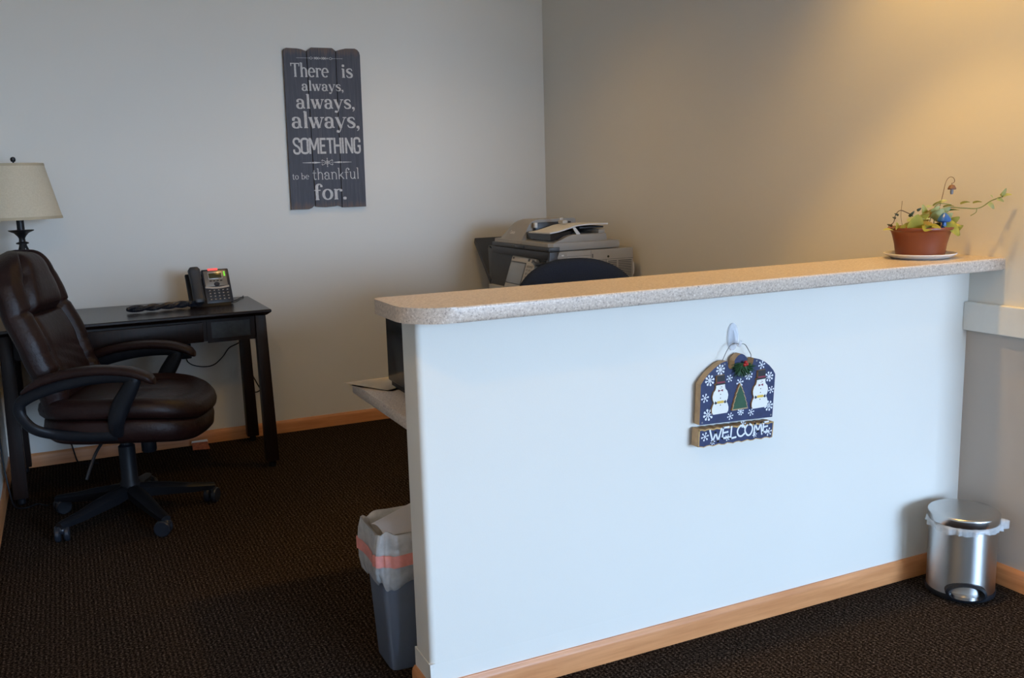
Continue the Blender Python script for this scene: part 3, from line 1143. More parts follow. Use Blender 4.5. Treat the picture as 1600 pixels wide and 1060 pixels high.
def build_cables():
    # plug-in adapter on the back wall under the desk and its lead
    t = thing('power_adapter', 'black plug-in adapter on the back wall below the desk', 'adapter', (-2.15, 0, .51))
    bm = box(B(), -2.178, -2.125, -.052, -.001, .475, .558, .006)
    obj('body', bm, 'black_plastic', t)
    bm = tube(B(), [(-2.150, -.028, .478), (-2.145, -.026, .455), (-2.115, -.02, .432), (-2.06, -.014, .418), (-2.01, -.012, .425), (-1.965, -.012, .462), (-1.93, -.014, .505),
                    (-1.885, -.016, .525), (-1.85, -.018, .55), (-1.835, -.02, .62)], .0028, 8)
    obj('lead', bm, 'black_plastic', t)
    cable('looped_cable', [(-1.855, -.02, .64), (-1.85, -.02, .56), (-1.838, -.02, .48), (-1.842, -.02, .42), (-1.825, -.02, .36), (-1.80, -.02, .30), (-1.785, -.02, .262), (-1.81, -.02, .25),
                         (-1.84, -.02, .27), (-1.86, -.022, .31)], .0032, 'black cord looping beside the right rear desk leg')
    cable('hanging_cable', [(-1.79, -.026, .62), (-1.757, -.026, .54), (-1.735, -.026, .46), (-1.732, -.026, .38), (-1.748, -.026, .30), (-1.762, -.026, .265), (-1.772, -.026, .30), (-1.778, -.026, .38)], .0028, 'black cable hanging in a loop behind the right front desk leg')
    cable('wall_cable', [(-2.78, -.020, .72), (-2.80, -.022, .50), (-2.795, -.022, .34), (-2.765, -.022, .20), (-2.735, -.026, .10), (-2.715, -.05, .012), (-2.69, -.08, .005), (-2.62, -.12, .005)],
          .0034, 'black cord running down the back wall behind the leather chair')
    cable('corner_cable', [(-3.009, -.62, .52), (-3.007, -.60, .36), (-3.002, -.60, .20), (-2.992, -.62, .085), (-2.975, -.66, .012), (-2.93, -.69, .006), (-2.885, -.66, .006), (-2.85, -.70, .006), (-2.80, -.67, .006)],
          .0036, 'black cord hanging down the left wall beside the desk leg')


# ------------------------------------------------------------------ chairs
def star_base(t, M, angles, r, hub_z, legmat, castmat):
    """five legs with twin-wheel casters, local frame M"""
    for a in angles:
        d = Vector((cos(a), sin(a), 0))
        s = Vector((-sin(a), cos(a), 0))
        bm = B()
        lps = []
        for u, zt, h, w in ((.022, hub_z + .024, .052, .032), (.08, hub_z + .016, .056, .033), (.16, hub_z + .002, .050, .030), (.24, hub_z - .018, .040, .025), (r + .010, hub_z - .036, .026, .019)):
            c = d * u
            lp = []
            for (x, z) in ((-1, -1), (-1, .35), (-.55, .85), (0, 1), (.55, .85), (1, .35), (1, -1), (0, -.92)):
                lp.append(c + s * (w * x * (1 if z > 0 else .8)) + Vector((0, 0, zt - h / 2 + z * h / 2)))
            lps.append(lp)
        rings(bm, lps)
        bm.transform(M)
        lg = obj('leg', bm, legmat, t, angle=40)
        # caster
        bm = B()
        c = d * r
        rot = Matrix.Rotation(a + 0.9, 4, 'Z')
        lathe(bm, [(.005, .05), (.009, .078)], (c.x, c.y, 0), 10)
        ball(bm, (c.x, c.y, .050), .020, 1, 1, .9, 10)
        for sg in (-1, 1):
            W = B()
            lathe(W, [(.010, -.011), (.028, -.011), (.0325, -.006), (.0325, .005), (.026, .011), (.008, .013)], (0, 0, 0), 24)
            W.transform(Matrix.Translation((c.x, c.y, .0330)) @ rot @ Matrix.Translation((-.010, sg * .016, 0)) @ Matrix.Rotation(radians(90) * sg, 4, 'X'))
            me = bpy.data.meshes.new('tmp')
            W.to_mesh(me)
            W.free()
            bm.from_mesh(me)
            bpy.data.meshes.remove(me)
        bm.transform(M)
        obj('caster', bm, castmat, lg)


def smoothstep(a, b, x):
    t = min(1, max(0, (x - a) / (b - a)))
    return t * t * (3 - 2 * t)


def interp(tab, v):
    for (a, x), (b, y) in zip(tab[:-1], tab[1:]):
        if v <= b:
            k = (v - a) / (b - a)
            k = k * k * (3 - 2 * k) * .5 + k * .5
            return x + (y - x) * k
    return tab[-1][1]


def build_leather_chair():
    t = thing('executive_chair', 'brown leather high-back office chair on casters before the dark desk', 'chair', (-2.517, -1.013, 0), radians(-22))
    M = WM[t.name]
    ang = [radians(d + 22) for d in (3.5, 75, 147, 215, 288)]
    LIFT = Matrix.Translation((0, 0, .045))
    star_base(t, M, ang, .330, .118, 'black_plastic', 'caster_grey')
    bm = lathe(B(), [(.030, .085), (.040, .095), (.040, .150), (.034, .160), (.033, .305), (.024, .312), (.024, .38), (.014, .382)], (0, 0, 0), 28)
    bm.transform(M)
    obj('column', bm, 'black_plastic', t)
    # mechanism with tension knob and lever
    bm = box(B(), -.13, .10, -.09, .09, .325, .365, .01)
    bm.transform(M @ LIFT)
    mech = obj('seat_plate', bm, 'black_plastic', t)
    bm = lathe(B(), [(.026, .225), (.030, .232), (.030, .315), (.020, .33)], (.085, .02, 0), 20)
    bm.transform(M @ LIFT)
    obj('tension_knob', bm, 'black_plastic', t)
    bm = tube(B(), [(-.02, -.08, .335), (-.03, -.16, .325), (-.045, -.21, .29), (-.06, -.25, .235), (-.07, -.262, .20)], .006, 8)
    bm.transform(M @ LIFT)
    obj('lever', bm, 'black_metal', t)
    bm = B()
    prism(bm, [(.118, .34), (.165, .345), (.15, .305), (.135, .318)], .030, .032, 'xz')
    bm.transform(M @ LIFT)
    obj('care_tag', bm, 'paper_white', t, label='white tag hanging under the seat')

    # seat: two stacked padded layers with a waterfall front
    def ring(scx, scy, z, n=72):
        out = []
        for (x, y) in superellipse(.315 * scx, .268 * scy, 2.9, n):
            X = x + .035
            f = max(0, (X - .08) / .27)
            dz = -.034 * f ** 2.2
            out.append(Vector((X, y, z + dz)))
        return out
    bm = B()
    L = [ring(.72, .74, .340), ring(.92, .93, .336), ring(.985, .985, .354), ring(1.0, 1.0, .392), ring(.985, .985, .418), ring(.955, .955, .430)]
    rings(bm, L)
    bm.transform(M @ LIFT)
    obj('seat_base_pad', bm, 'brown_leather', t, angle=60)
    bm = B()
    nr, na = 16, 72
    top = []
    prof = [(1.0, .428), (1.035, .440), (1.045, .458), (1.03, .478), (.985, .494), (.93, .503), (.87, .506), (.80, .500), (.74, .497), (.66, .503), (.55, .508), (.42, .509), (.28, .508), (.14, .507), (.01, .507)]
    lps = []
    for k, (s, z) in enumerate(prof):
        lp = ring(s, s, z, na)
        for p in lp:
            # cross crease and side pleats
            if s < .78:
                p.z -= .010 * math.exp(-((p.x - .10) / .018) ** 2)
                p.z += .004 * sin(p.y * 60) * math.exp(-((p.x - .10) / .06) ** 2)
            p.z += .012 * abs(p.y / .27) ** 2 if s > .8 else 0
        lps.append(lp)
    rings(bm, lps)
    bm.transform(M @ LIFT)
    obj('seat', bm, 'brown_leather', t, angle=60)

    # backrest
    cx = [(0, -.215), (.18, -.225), (.40, -.270), (.65, -.330), (.85, -.360), (1.0, -.388)]
    zz = [(0, .435), (1, 1.135)]
    def wid(v):
        w = interp([(0, .215), (.2, .236), (.45, .248), (.7, .236), (.88, .215), (1.0, .195)], v)
        if v > .80:
            w *= max(0.0, 1 - ((v - .80) / .202) ** 2.4) ** .5 * .80 + .20 * (1 - (v - .80) / .2 * .9)
        if v < .08:
            w *= .86 + .14 * sqrt(max(0, 1 - ((.08 - v) / .08) ** 2))
        return max(w, .02)
    NU, NV = 44, 64

    def pos(u, v, d):
        x = interp(cx, v)
        z = .435 + .645 * v
        e = .01
        tx = (interp(cx, min(1, v + e)) - interp(cx, max(0, v - e))) / (min(1, v + e) - max(0, v - e))
        tl = Vector((tx, 0, .645)).normalized()
        nrm = Vector((tl.z, 0, -tl.x))
        wrap = .035 * abs(u) ** 2.5           # wings come forward a little
        return Vector((x, u * wid(v), z)) + nrm * (d + wrap * (1 if d > 0 else .6))

    def edge(u, v):
        a = max(0, 1 - abs(u) ** 6) ** .5
        b = max(0, 1 - abs(2 * v - 1) ** 14) ** .5
        return a * b

    def front(u, v):
        e = edge(u, v)
        au = abs(u)
        d = .052
        # side bolsters, separated from the centre by a stitched crease
        cr = .58 - .10 * smoothstep(.55, .9, v) + .05 * smoothstep(.25, 0, v)
        d += .022 * math.exp(-((au - (cr + .20)) / .17) ** 2)
        d -= .022 * math.exp(-((au - cr) / .045) ** 2)
        # head pillow
        if au < cr:
            k = max(0, 1 - (au / cr) ** 4)
            h = max(0, 1 - abs((v - .79) / .185) ** 3.2)
            d += .050 * (k ** .5) * (h ** .5)
            m = max(0, 1 - abs((v - .34) / .26) ** 4)
            d += .018 * (k ** .6) * m ** .6
            d -= .014 * math.exp(-((v - .595) / .012) ** 2)
        else:
            d -= .011 * math.exp(-((v - .62) / .014) ** 2)
            d -= .012 * math.exp(-((v - .24) / .018) ** 2)
        d += .0022 * sin(v * 90 + u * 13) * smoothstep(.5, .2, v)
        return d * e

    def back(u, v):
        return -.045 * edge(u, v)
    bm = B()
    fr = [[bm.verts.new(pos(2 * i / NU - 1, j / NV, front(2 * i / NU - 1, j / NV))) for i in range(NU + 1)] for j in range(NV + 1)]
    bk = [[bm.verts.new(pos(2 * i / NU - 1, j / NV, back(2 * i / NU - 1, j / NV) - .0005)) for i in range(NU + 1)] for j in range(NV + 1)]
    for j in range(NV):
        for i in range(NU):
            bm.faces.new((fr[j][i], fr[j][i + 1], fr[j + 1][i + 1], fr[j + 1][i]))
            bm.faces.new((bk[j][i + 1], bk[j][i], bk[j + 1][i], bk[j + 1][i + 1]))
    for j in range(NV):
        bm.faces.new((fr[j + 1][0], bk[j + 1][0], bk[j][0], fr[j][0]))
        bm.faces.new((fr[j][NU], bk[j][NU], bk[j + 1][NU], fr[j + 1][NU]))
    for i in range(NU):
        bm.faces.new((fr[0][i], bk[0][i], bk[0][i + 1], fr[0][i + 1]))
        bm.faces.new((fr[NV][i + 1], bk[NV][i + 1], bk[NV][i], fr[NV][i]))
    bmesh.ops.remove_doubles(bm, verts=bm.verts, dist=.0004)
    bm.transform(M @ LIFT)
    obj('backrest', bm, 'brown_leather', t, angle=70)
    # bar joining back and seat
    bm = tube(B(), [(-.05, 0, .352), (-.17, 0, .352), (-.245, 0, .38), (-.262, 0, .46), (-.255, 0, .56)], .034, 12, flat=.35, up=(0, 1, 0))
    bm.transform(M @ LIFT)
    obj('back_bar', bm, 'black_plastic', t)

    # looped arms: black frame with padded leather top
    for sg in (-1, 1):
        y = .284 * sg
        yi = .258 * sg
        bm = tube(B(), [(.065, yi, .372), (.072, y, .43), (.10, y, .50), (.145, y, .575), (.150, y, .598), (.10, y, .612), (-.02, y, .606), (-.16, y, .575), (-.255, y, .535),
                        (-.285, y, .50), (-.275, y, .46), (-.235, y, .415), (-.17, yi, .385), (-.06, yi, .372), (.065, yi, .370)], .024, 12, 8, flat=.66, up=(0, 1, 0), r_fn=lambda q: .022 + .013 * math.exp(-((q - .13) / .10) ** 2) + .006 * math.exp(-((q - .40) / .14) ** 2))
        bm.transform(M @ LIFT)
        fr_ = obj('arm_frame', bm, 'black_plastic', t, angle=60)
        bm = B()
        lps = []
        path = smooth_path([(-.265, y, .560), (-.20, y, .597), (-.10, y, .624), (.02, y, .636), (.13, y, .628), (.20, y, .606), (.232, y, .586)], 5)
        for i, p in enumerate(path):
            s = i / (len(path) - 1)
            w = .036 * min(1, .45 + 3.2 * s, .55 + 4 * (1 - s))
            h = .019 * min(1, .45 + 3.2 * s, .6 + 4 * (1 - s))
            lps.append([p + Vector((0, w * math.copysign(abs(cos(a)) ** .75, cos(a)), h * math.copysign(abs(sin(a)) ** .8, sin(a)))) for a in [2 * pi * k / 20 for k in range(20)]])
        rings(bm, lps)
        bm.transform(M @ LIFT)
        obj('arm_pad', bm, 'brown_leather', t, angle=60)


def build_task_chair():
    t = thing('task_chair', 'navy blue fabric task chair pushed behind the half wall counter', 'chair', (-0.845, -2.02, 0), radians(-90))
    M = WM[t.name]          # local +x faces the half wall
    star_base(t, M, [radians(20 + 72 * k) for k in range(5)], .29, .118, 'black_plastic', 'caster_grey')
    bm = lathe(B(), [(.030, .085), (.038, .095), (.036, .20), (.024, .21), (.024, .40), (.014, .402)], (0, 0, 0), 24)
    bm.transform(M)
    obj('column', bm, 'black_plastic', t)
    bm = box(B(), -.12, .10, -.08, .08, .395, .425, .008)
    bm.transform(M)
    obj('seat_plate', bm, 'black_plastic', t)
    bm = B()
    prof = [(.7, .425), (.95, .428), (1.0, .445), (1.0, .465), (.95, .485), (.85, .495), (.6, .498), (.3, .496), (.01, .495)]
    rings(bm, [[Vector((x + .03, y, z - .02 * max(0, (x - .1) / .14) ** 2)) for x, y in superellipse(.235 * s, .245 * s, 3.0, 56)] for s, z in prof])
    bm.transform(M)
    obj('seat', bm, 'navy_fabric', t, angle=60)
    bm = tube(B(), [(-.08, 0, .41), (-.19, 0, .41), (-.235, 0, .45), (-.225, 0, .58), (-.205, 0, .72)], .030, 10, flat=.3, up=(0, 1, 0))
    bm.transform(M)
    obj('back_bar', bm, 'black_plastic', t)
    # backrest: rounded pad, curved around the sitter
    zc, hh, hw = .80, .235, .295

    def pad(d0, sgn):
        lps = []
        for s, d in ((1.0, 0), (.985, .35), (.94, .72), (.85, .93), (.6, 1.0), (.3, 1.0), (.01, 1.0)):
            lp = []
            for (y, z) in superellipse(hw * s, hh * s, 2.35, 64):
                x = -.150 + .38 * (y * y) - .04 * (z / hh) + sgn * (d0 * d)
                lp.append(Vector((x, y, zc + z)))
            lps.append(lp)
        return lps
    bm = B()
    rings(bm, list(reversed(pad(.035, 1))) + pad(.028, -1)[1:])
    bm.transform(M)
    obj('backrest', bm, 'navy_fabric', t, angle=60)

# ------------------------------------------------------------------ copier
def build_copier():
    t = thing('photocopier', 'large grey office photocopier in the back right corner', 'photocopier', (-.285, -.67, 0))
    X0, X1, Y0, Y1 = -.53, -.05, -1.05, -.33
    # lower cabinet with paper drawers facing left
    obj('cabinet', box(B(), X0 + .02, X1, Y0, Y1, .045, .70, .008), 'copier_beige', t)
    for k in range(4):
        bm = box(B(), X0 - .002, X0 + .021, Y0 + .02, Y1 - .02, .06 + k * .155, .205 + k * .155, .005)
        d = obj('paper_drawer', bm, 'copier_light', t)
        bm = box(B(), X0 - .006, X0 - .001, -.80, -.58, .165 + k * .155, .182 + k * .155, .003)
        obj('drawer_grip', bm, 'copier_darker', d)
    for x in (X0 + .07, X1 - .05):
        for y in (Y0 + .07, Y1 - .07):
            obj('caster', lathe(B(), [(.012, 0), (.025, .004), (.025, .045)], (x, y, 0), 16), 'black_plastic', t)
    # main body above: dark front block, grey right side
    bm = box(B(), X0 + .055, X1, Y0, Y1, .70, .9935, .006)
    body = obj('body', bm, 'copier_beige', t)
    # dark front face with rounded left shoulder
    bm = B()
    pts = [(Y0 + .004, .775), (Y0 + .004, .96), (Y1 + .05, .985), (Y1 + .012, .985), (Y1, .972), (Y1, .775)]
    prism(bm, pts, X0 + .012, X0 + .06, 'yz', .004)
    obj('front_panel', bm, 'copier_dark', t, label='charcoal front panel')
    bm = box(B(), X0 - .012, X0 + .06, Y0 + .002, Y1 + .01, .735, .775, .006)
    obj('front_ledge', bm, 'copier_light', t)
    obj('ledge_slot', box(B(), X0 - .013, X0 + .02, -.60, -.52, .765, .779, .002), 'copier_darker', t)
    # upper dark band wrapping the front right corner
    bm = B()
    lo = [(X0 + .052, Y0 - .003), (X0 + .020, Y0 - .003), (X0 - .002, Y0 + .006), (X0 - .012, Y0 + .03), (X0 - .012, Y1 - .06), (X0 + .052, Y1 - .06)]
    prism(bm, lo, .9955, 1.017, 'xy', .003)
    obj('front_band', bm, 'copier_dark', t, label='charcoal scanner band')
    bm = B()
    prism(bm, lo, .955, .9935, 'xy', .003)
    obj('front_fascia', bm, 'copier_darker', t)
    # corner fin running down the side
    bm = B()
    prism(bm, [(X0 + .052, .9935), (X0 - .002, .9935), (X0 - .010, .90), (X0 + .010, .90), (X0 + .030, .94)], Y0 - .004, Y0 + .03, 'xz', .002)
    obj('corner_trim', bm, 'copier_darker', t)
    obj('lid_grip', box(B(), X0 - .016, X0 - .008, -.79, -.68, 1.000, 1.013, .002), 'black_gloss', t)
    # side details: raised card slot, seams, hole, vents
    ys = Y0
    bm = box(B(), -.490, -.436, ys - .004, ys + .004, .957, .990, .002)
    c = obj('card_slot', bm, 'copier_beige', t)
    obj('slot_label', box(B(), -.468, -.456, ys - .0048, ys - .0035, .971, .977), 'copier_white', c)
    obj('screw_hole', ball(B(), (-.199, ys, .954), .006, 1, .35, 1, 12), 'black_gloss', t)
    bm = B()
    for x0, x1, z0, z1 in ((-.300, -.2985, .86, .990), (-.300, -.052, .9395, .941), (-.436, -.300, .9655, .967), (-.212, -.2105, .80, .9395), (-.30, -.212, .9345, .936)):
        box(bm, x0, x1, ys - .0006, ys + .002, z0, z1)
    obj('side_seam', bm, 'copier_dark', t)
    bm = box(B(), -.293, -.288, ys - .0015, ys + .002, .952, .972)
    obj('latch', bm, 'copier_dark', t)
    for xa, xb in ((-.200, -.150), (-.140, -.062)):
        bm = B()
        for k in range(15):
            z = .928 - k * .0085
            box(bm, xa, xb, ys - .0008, ys + .002, z, z + .004)
        obj('vent', bm, 'copier_dark', t)
    bm = tube(B(), [(-.052, Y0 + .02, .918), (-.044, Y0 + .012, .910), (-.043, Y0 + .012, .86), (-.052, Y0 + .02, .85)], .004, 8)
    obj('side_handle', bm, 'copier_white', t)
    # tilted control panel on an arm at the front
    a = Vector((X0 - .005, -.631, .956))
    b_ = Vector((X0 - .005, -.912, .954))
    d1 = Vector((-.062, -.004, -.175))
    nrm = (b_ - a).cross(d1).normalized()
    if nrm.x > 0:
        nrm = -nrm

    def Q(u, v, d):
        return a + (b_ - a) * u + d1 * v + nrm * d

    def pslab(u0, u1, v0, v1, d0, d1_, bev=.003):
        bm = B()
        return hexa(bm, [Q(u0, v0, d0), Q(u1, v0, d0), Q(u1, v1, d0), Q(u0, v1, d0), Q(u0, v0, d1_), Q(u1, v0, d1_), Q(u1, v1, d1_), Q(u0, v1, d1_)], bev)
    cp = obj('control_panel', pslab(0, 1, 0, 1, -.03, 0, .006), 'copier_light', t)
    obj('bezel', pslab(.03, .66, .16, .80, -.001, .0015, .001), 'copier_dark', cp)
    obj('touch_screen', pslab(.055, .64, .20, .78, .0008, .0028, .0005), 'screen_grey', cp, label='grey touch screen')
    for r in range(5):
        for k in range(3):
            obj('key', pslab(.71 + k * .085, .77 + k * .085, .22 + r * .1, .28 + r * .1, 0, .003, .0005), 'copier_beige', cp)
    for u0, u1, v0, v1 in ((.06, .12, .05, .10), (.70, .77, .03, .11), (.86, .95, .05, .14)):
        obj('mark', pslab(u0, u1, v0, v1, 0, .0018, .0004), 'copier_dark', cp)
    bm = tube(B(), [(X0 + .03, -.80, .94), (X0 - .02, -.93, .93), (X0 - .012, -.97, .93), (X0 + .03, -1.0, .945)], .010, 8)
    obj('panel_arm', bm, 'copier_darker', t)

    # platen lid
    bm = B()
    prism(bm, [(X0 + .052, Y0 + .002), (X0 + .02, Y0 + .002), (X0, Y0 + .022), (X0, -.40), (-.135, -.40), (-.132, Y0 + .002)], .9975, 1.036, 'xy', .004)
    obj('scanner_lid', bm, 'copier_beige', t)
    # document feeder: base under the trays, sweeping down at the front
    bm = B()
    prism(bm, [(-.205, 1.072), (-.395, 1.072), (-.425, 1.066), (-.46, 1.048), (-.50, 1.040), (-.50, 1.0365), (-.197, 1.0365)], Y0 + .010, -.72, 'xz', .003)
    obj('feeder_base', bm, 'copier_beige', t, angle=50)
    obj('exit_tray', box(B(), -.49, -.25, Y0 + .03, -.74, 1.0375, 1.043), 'copier_darker', t)
    obj('feeder_rear', box(B(), -.245, -.208, Y0 + .016, -.76, 1.072, 1.092, .004), 'copier_beige', t)
    # feeder housing at the left: slanted front with the maker's name
    bm = B()
    yA, yB = -.73, -.40
    sec = lambda y, k: [Vector((-.205, y, 1.0365)), Vector((X0 - .004, y, 1.018)), Vector((X0 + .002, y, 1.034)), Vector((X0 + .050 * k, y, 1.118)), Vector((X0 + .066 * k, y, 1.132)),
                        Vector((X0 + .10, y, 1.140)), Vector((-.215, y, 1.140)), Vector((-.205, y, 1.132))]
    lps = [sec(yA, 1.0), sec(yA + .02, 1.0), sec(-.60, 1.0)]
    def shrink(y, k):
        out = []
        for p in sec(y, 1.0):
            q = p.copy()
            q.z = 1.018 + (q.z - 1.018) * k
            q.x = X0 + (q.x - X0)
            out.append(q)
        return out
    lps += [shrink(-.56, .99), shrink(-.52, .90), shrink(-.45, .55), shrink(yB, .18)]
    rings(bm, lps)
    obj('feeder_housing', bm, 'copier_beige', t, angle=35)
    # lettering on the slanted front
    bm = B()
    G = glyphs(.26, .10, .14)
    write(bm, 'Canon', G, 0, .058, 0, .0135, 0)
    o_ = Vector((X0 + .0195, -.555, 1.064))
    ex = Vector((0, -1, 0))
    ez = Vector((.048, 0, .084)).normalized()
    for v in bm.verts:
        v.co = o_ + ex * v.co.x + ez * v.co.z + Vector((-.0016, 0, .0009))
    obj('lettering', bm, 'lettering_silver', t, smooth=False)
    # darker throat beside the housing
    obj('feed_throat', box(B(), -.46, -.25, -.76, -.728, 1.045, 1.125, .002), 'copier_darker', t)
    # sheet-like document tray, rising to the right
    path = smooth_path([(-.52, 1.082), (-.47, 1.088), (-.41, 1.102), (-.36, 1.113), (-.28, 1.116), (-.19, 1.115)], 5)
    bm = B()
    lps = []
    for x, z in [(p[0], p[1]) for p in [Vector((q[0], q[1], 0)) for q in path]]:
        lps.append([Vector((x, Y0 + .015, z)), Vector((x, -.80, z - .004)), Vector((x, -.80, z + .002)), Vector((x, Y0 + .015, z + .0065))])
    rings(bm, lps)
    tr = obj('document_tray', bm, 'copier_white', t, angle=50, label='pale document tray')
    bm = B()
    prism(bm, [(-.50, 1.046), (-.40, 1.050), (-.36, 1.092), (-.50, 1.078)], Y0 + .05, -.735, 'xz')
    obj('tray_gap_shade', bm, 'black_gloss', t)  # black block stands in for the shade in the gap under the tray
    bm = box(B(), -.335, -.195, Y0 + .05, -.735, 1.097, 1.106, .002)
    obj('tray_rail', bm, 'dark_grey_plastic', t)
    bm = B()
    prism(bm, [(-.392, 1.108), (-.374, 1.108), (-.345, 1.072), (-.368, 1.072)], Y0 + .020, Y0 + .026, 'xz', .002)
    obj('tray_prop', bm, 'copier_white', t)
    bm = B()
    box(bm, -.375, -.345, -.90, -.85, 1.122, 1.138, .003)
    box(bm, -.37, -.35, -.86, -.855, 1.138, 1.150, .001)
    obj('paper_guide', bm, 'copier_light', t)
    obj('feed_tab', box(B(), -.470, -.455, -.775, -.755, 1.10, 1.126, .002), 'copier_white', t)
    # output tray on the far side: slanted dark tray towards the back wall
    bm = B()
    p0, p1 = Vector((0, -.305, .80)), Vector((0, -.045, 1.018))
    hexa(bm, [(X0 + .01, p0.y, p0.z), (-.16, p0.y, p0.z), (-.16, p0.y + .012, p0.z - .028), (X0 + .01, p0.y + .012, p0.z - .028),
              (X0 + .03, p1.y, p1.z), (-.16, p1.y, p1.z), (-.16, p1.y + .012, p1.z - .028), (X0 + .03, p1.y + .012, p1.z - .028)], .004)
    obj('output_tray', bm, 'dark_grey_plastic', t)
    bm = B()
    prism(bm, [(-.335, .80), (-.10, .985), (-.10, 1.02), (-.335, 1.02)], -.20, -.155, 'yz', .003)
    obj('tray_back', bm, 'copier_darker', t)
    bm = B()
    prism(bm, [(-.345, .74), (-.28, .74), (-.268, .97), (-.278, .986), (-.345, .986)], X0 + .014, -.08, 'yz', .005)
    obj('exit_housing', bm, 'copier_dark', t)


# ------------------------------------------------------------------ quote sign
def build_quote_sign():
    cx, cz = -1.340, 1.643
    t = thing('quote_sign', 'dark three-plank wooden quote sign hung on the back wall', 'sign', (cx, 0, cz))
    yb, yf = -.004, -.022
    planks = [
        [(-1.550, 1.222), (-1.455, 1.221), (-1.438, 1.227), (-1.4245, 1.239), (-1.4205, 1.25), (-1.4190, 2.048), (-1.446, 2.057), (-1.468, 2.060), (-1.524, 2.061), (-1.535, 2.055), (-1.540, 2.044)],
        [(-1.4165, 1.235), (-1.400, 1.231), (-1.362, 1.2285), (-1.315, 1.231), (-1.291, 1.235), (-1.2735, 1.228), (-1.2612, 2.054), (-1.278, 2.067), (-1.391, 2.067), (-1.4145, 2.050)],
        [(-1.2695, 1.224), (-1.136, 1.224), (-1.1265, 2.034), (-1.130, 2.050), (-1.140, 2.062), (-1.154, 2.068), (-1.204, 2.067), (-1.235, 2.060), (-1.2575, 2.053)],
    ]
    for o in planks:
        bm = B()
        prism(bm, o, yf, yb, 'xz', 0, 1)
        xform(bm, Matrix.Identity(4))
        obj('plank', bm, ['slate_plank', 'raw_edge'], t, smooth=False)
    bm = B()
    box(bm, -1.50, -1.18, -.004, -.0005, 1.26, 2.03)
    obj('batten', bm, 'hat_black', t)
    y = yf - .0006
    G = glyphs(.25, .085, .17)
    for text, x0, x1, base, xh in (('There', -1.508, -1.303, 1.9145, .049), ('is', -1.236, -1.170, 1.9145, .049), ('always,', -1.454, -1.226, 1.844, .0355), ('always,', -1.489, -1.168, 1.7515, .050),
                                   ('always,', -1.519, -1.146, 1.650, .058)):
        bm = write(B(), text, G, x0, x1, base, xh, y)
        face_front(obj('lettering', bm, 'sign_white', t, smooth=False))
    bm = write(B(), 'SOMETHING', gothic(.135), -1.520, -1.146, 1.5145, .084, y)
    face_front(obj('lettering', bm, 'sign_white', t, smooth=False))
    for text, x0, x1 in (('to', -1.535, -1.499), ('be', -1.487, -1.443)):
        bm = write(B(), text, glyphs(.17, .075, .12), x0, x1, 1.381, .0225, y)
        face_front(obj('lettering', bm, 'sign_white', t, smooth=False))
    bm = write(B(), 'thankful', glyphs(.125, .075, .10), -1.426, -1.164, 1.377, .040, y)
    face_front(obj('lettering', bm, 'sign_white', t, smooth=False))
    bm = write(B(), 'for.', glyphs(.25, .085, .17), -1.424, -1.240, 1.268, .058, y)
    face_front(obj('lettering', bm, 'sign_white', t, smooth=False))
    # upper ornament: thin rule with linked lozenges
    bm = B()
    zc = 2.0125
    ribbon(bm, [(-1.473, zc - .0005), (-1.405, zc)], .0016, y)
    ribbon(bm, [(-1.283, zc), (-1.223, zc + .001)], .0016, y)
    for x, w, h in ((-1.395, .020, .006), (-1.290, .022, .006)):
        ribbon(bm, [(x - w / 2, zc), (x, zc + h), (x + w / 2, zc)], .0022, y)
        ribbon(bm, [(x - w / 2, zc), (x, zc - h), (x + w / 2, zc)], .0022, y)
    for x in (-1.372, -1.360, -1.333, -1.321):
        ribbon(bm, [(x - .006, zc + .006), (x + .006, zc - .006)], .003, y)
        ribbon(bm, [(x - .006, zc - .006), (x + .006, zc + .006)], .003, y)
    ribbon(bm, [(-1.382, zc), (-1.31, zc)], .0014, y)
    for x in (-1.347, -1.308):
        disc(bm, x, zc, .0035, y)
    face_front(obj('ornament', bm, 'sign_white', t, smooth=False))
    # lower ornament: star scroll between tapered bars
    bm = B()
    zc = 1.468
    xc = -1.340
    for sg in (-1, 1):
        ribbon(bm, [(xc + sg * .135, zc), (xc + sg * .085, zc)], [.0016, .006], y)
        ribbon(bm, [(xc + sg * .072, zc), (xc + sg * .040, zc)], [.010, .004], y)
        disc(bm, xc + sg * .078, zc, .0045, y)
        ribbon(bm, [(xc + sg * .040, zc), (xc + sg * .015, zc)], .002, y)
        for sz in (-1, 1):
            P_ = [(xc + sg * .008, zc + sz * .003), (xc + sg * .018, zc + sz * .010), (xc + sg * .027, zc + sz * .013), (xc + sg * .031, zc + sz * .009), (xc + sg * .027, zc + sz * .006)]
            ribbon(bm, P_, .0030, y)
            disc(bm, xc + sg * .027, zc + sz * .0125, .0032, y)
    for sz in (-1, 1):
        ribbon(bm, [(xc, zc), (xc, zc + sz * .022)], [.006, .0016], y)
        disc(bm, xc, zc + sz * .021, .0033, y)
    for q in ([(xc - .012, zc), (xc, zc + .012), (xc + .012, zc)], [(xc - .012, zc), (xc, zc - .012), (xc + .012, zc)]):
        ribbon(bm, q, .0034, y)
    ribbon(bm, [(xc - .006, zc), (xc + .006, zc)], .007, y)
    face_front(obj('ornament', bm, 'sign_white', t, smooth=False))


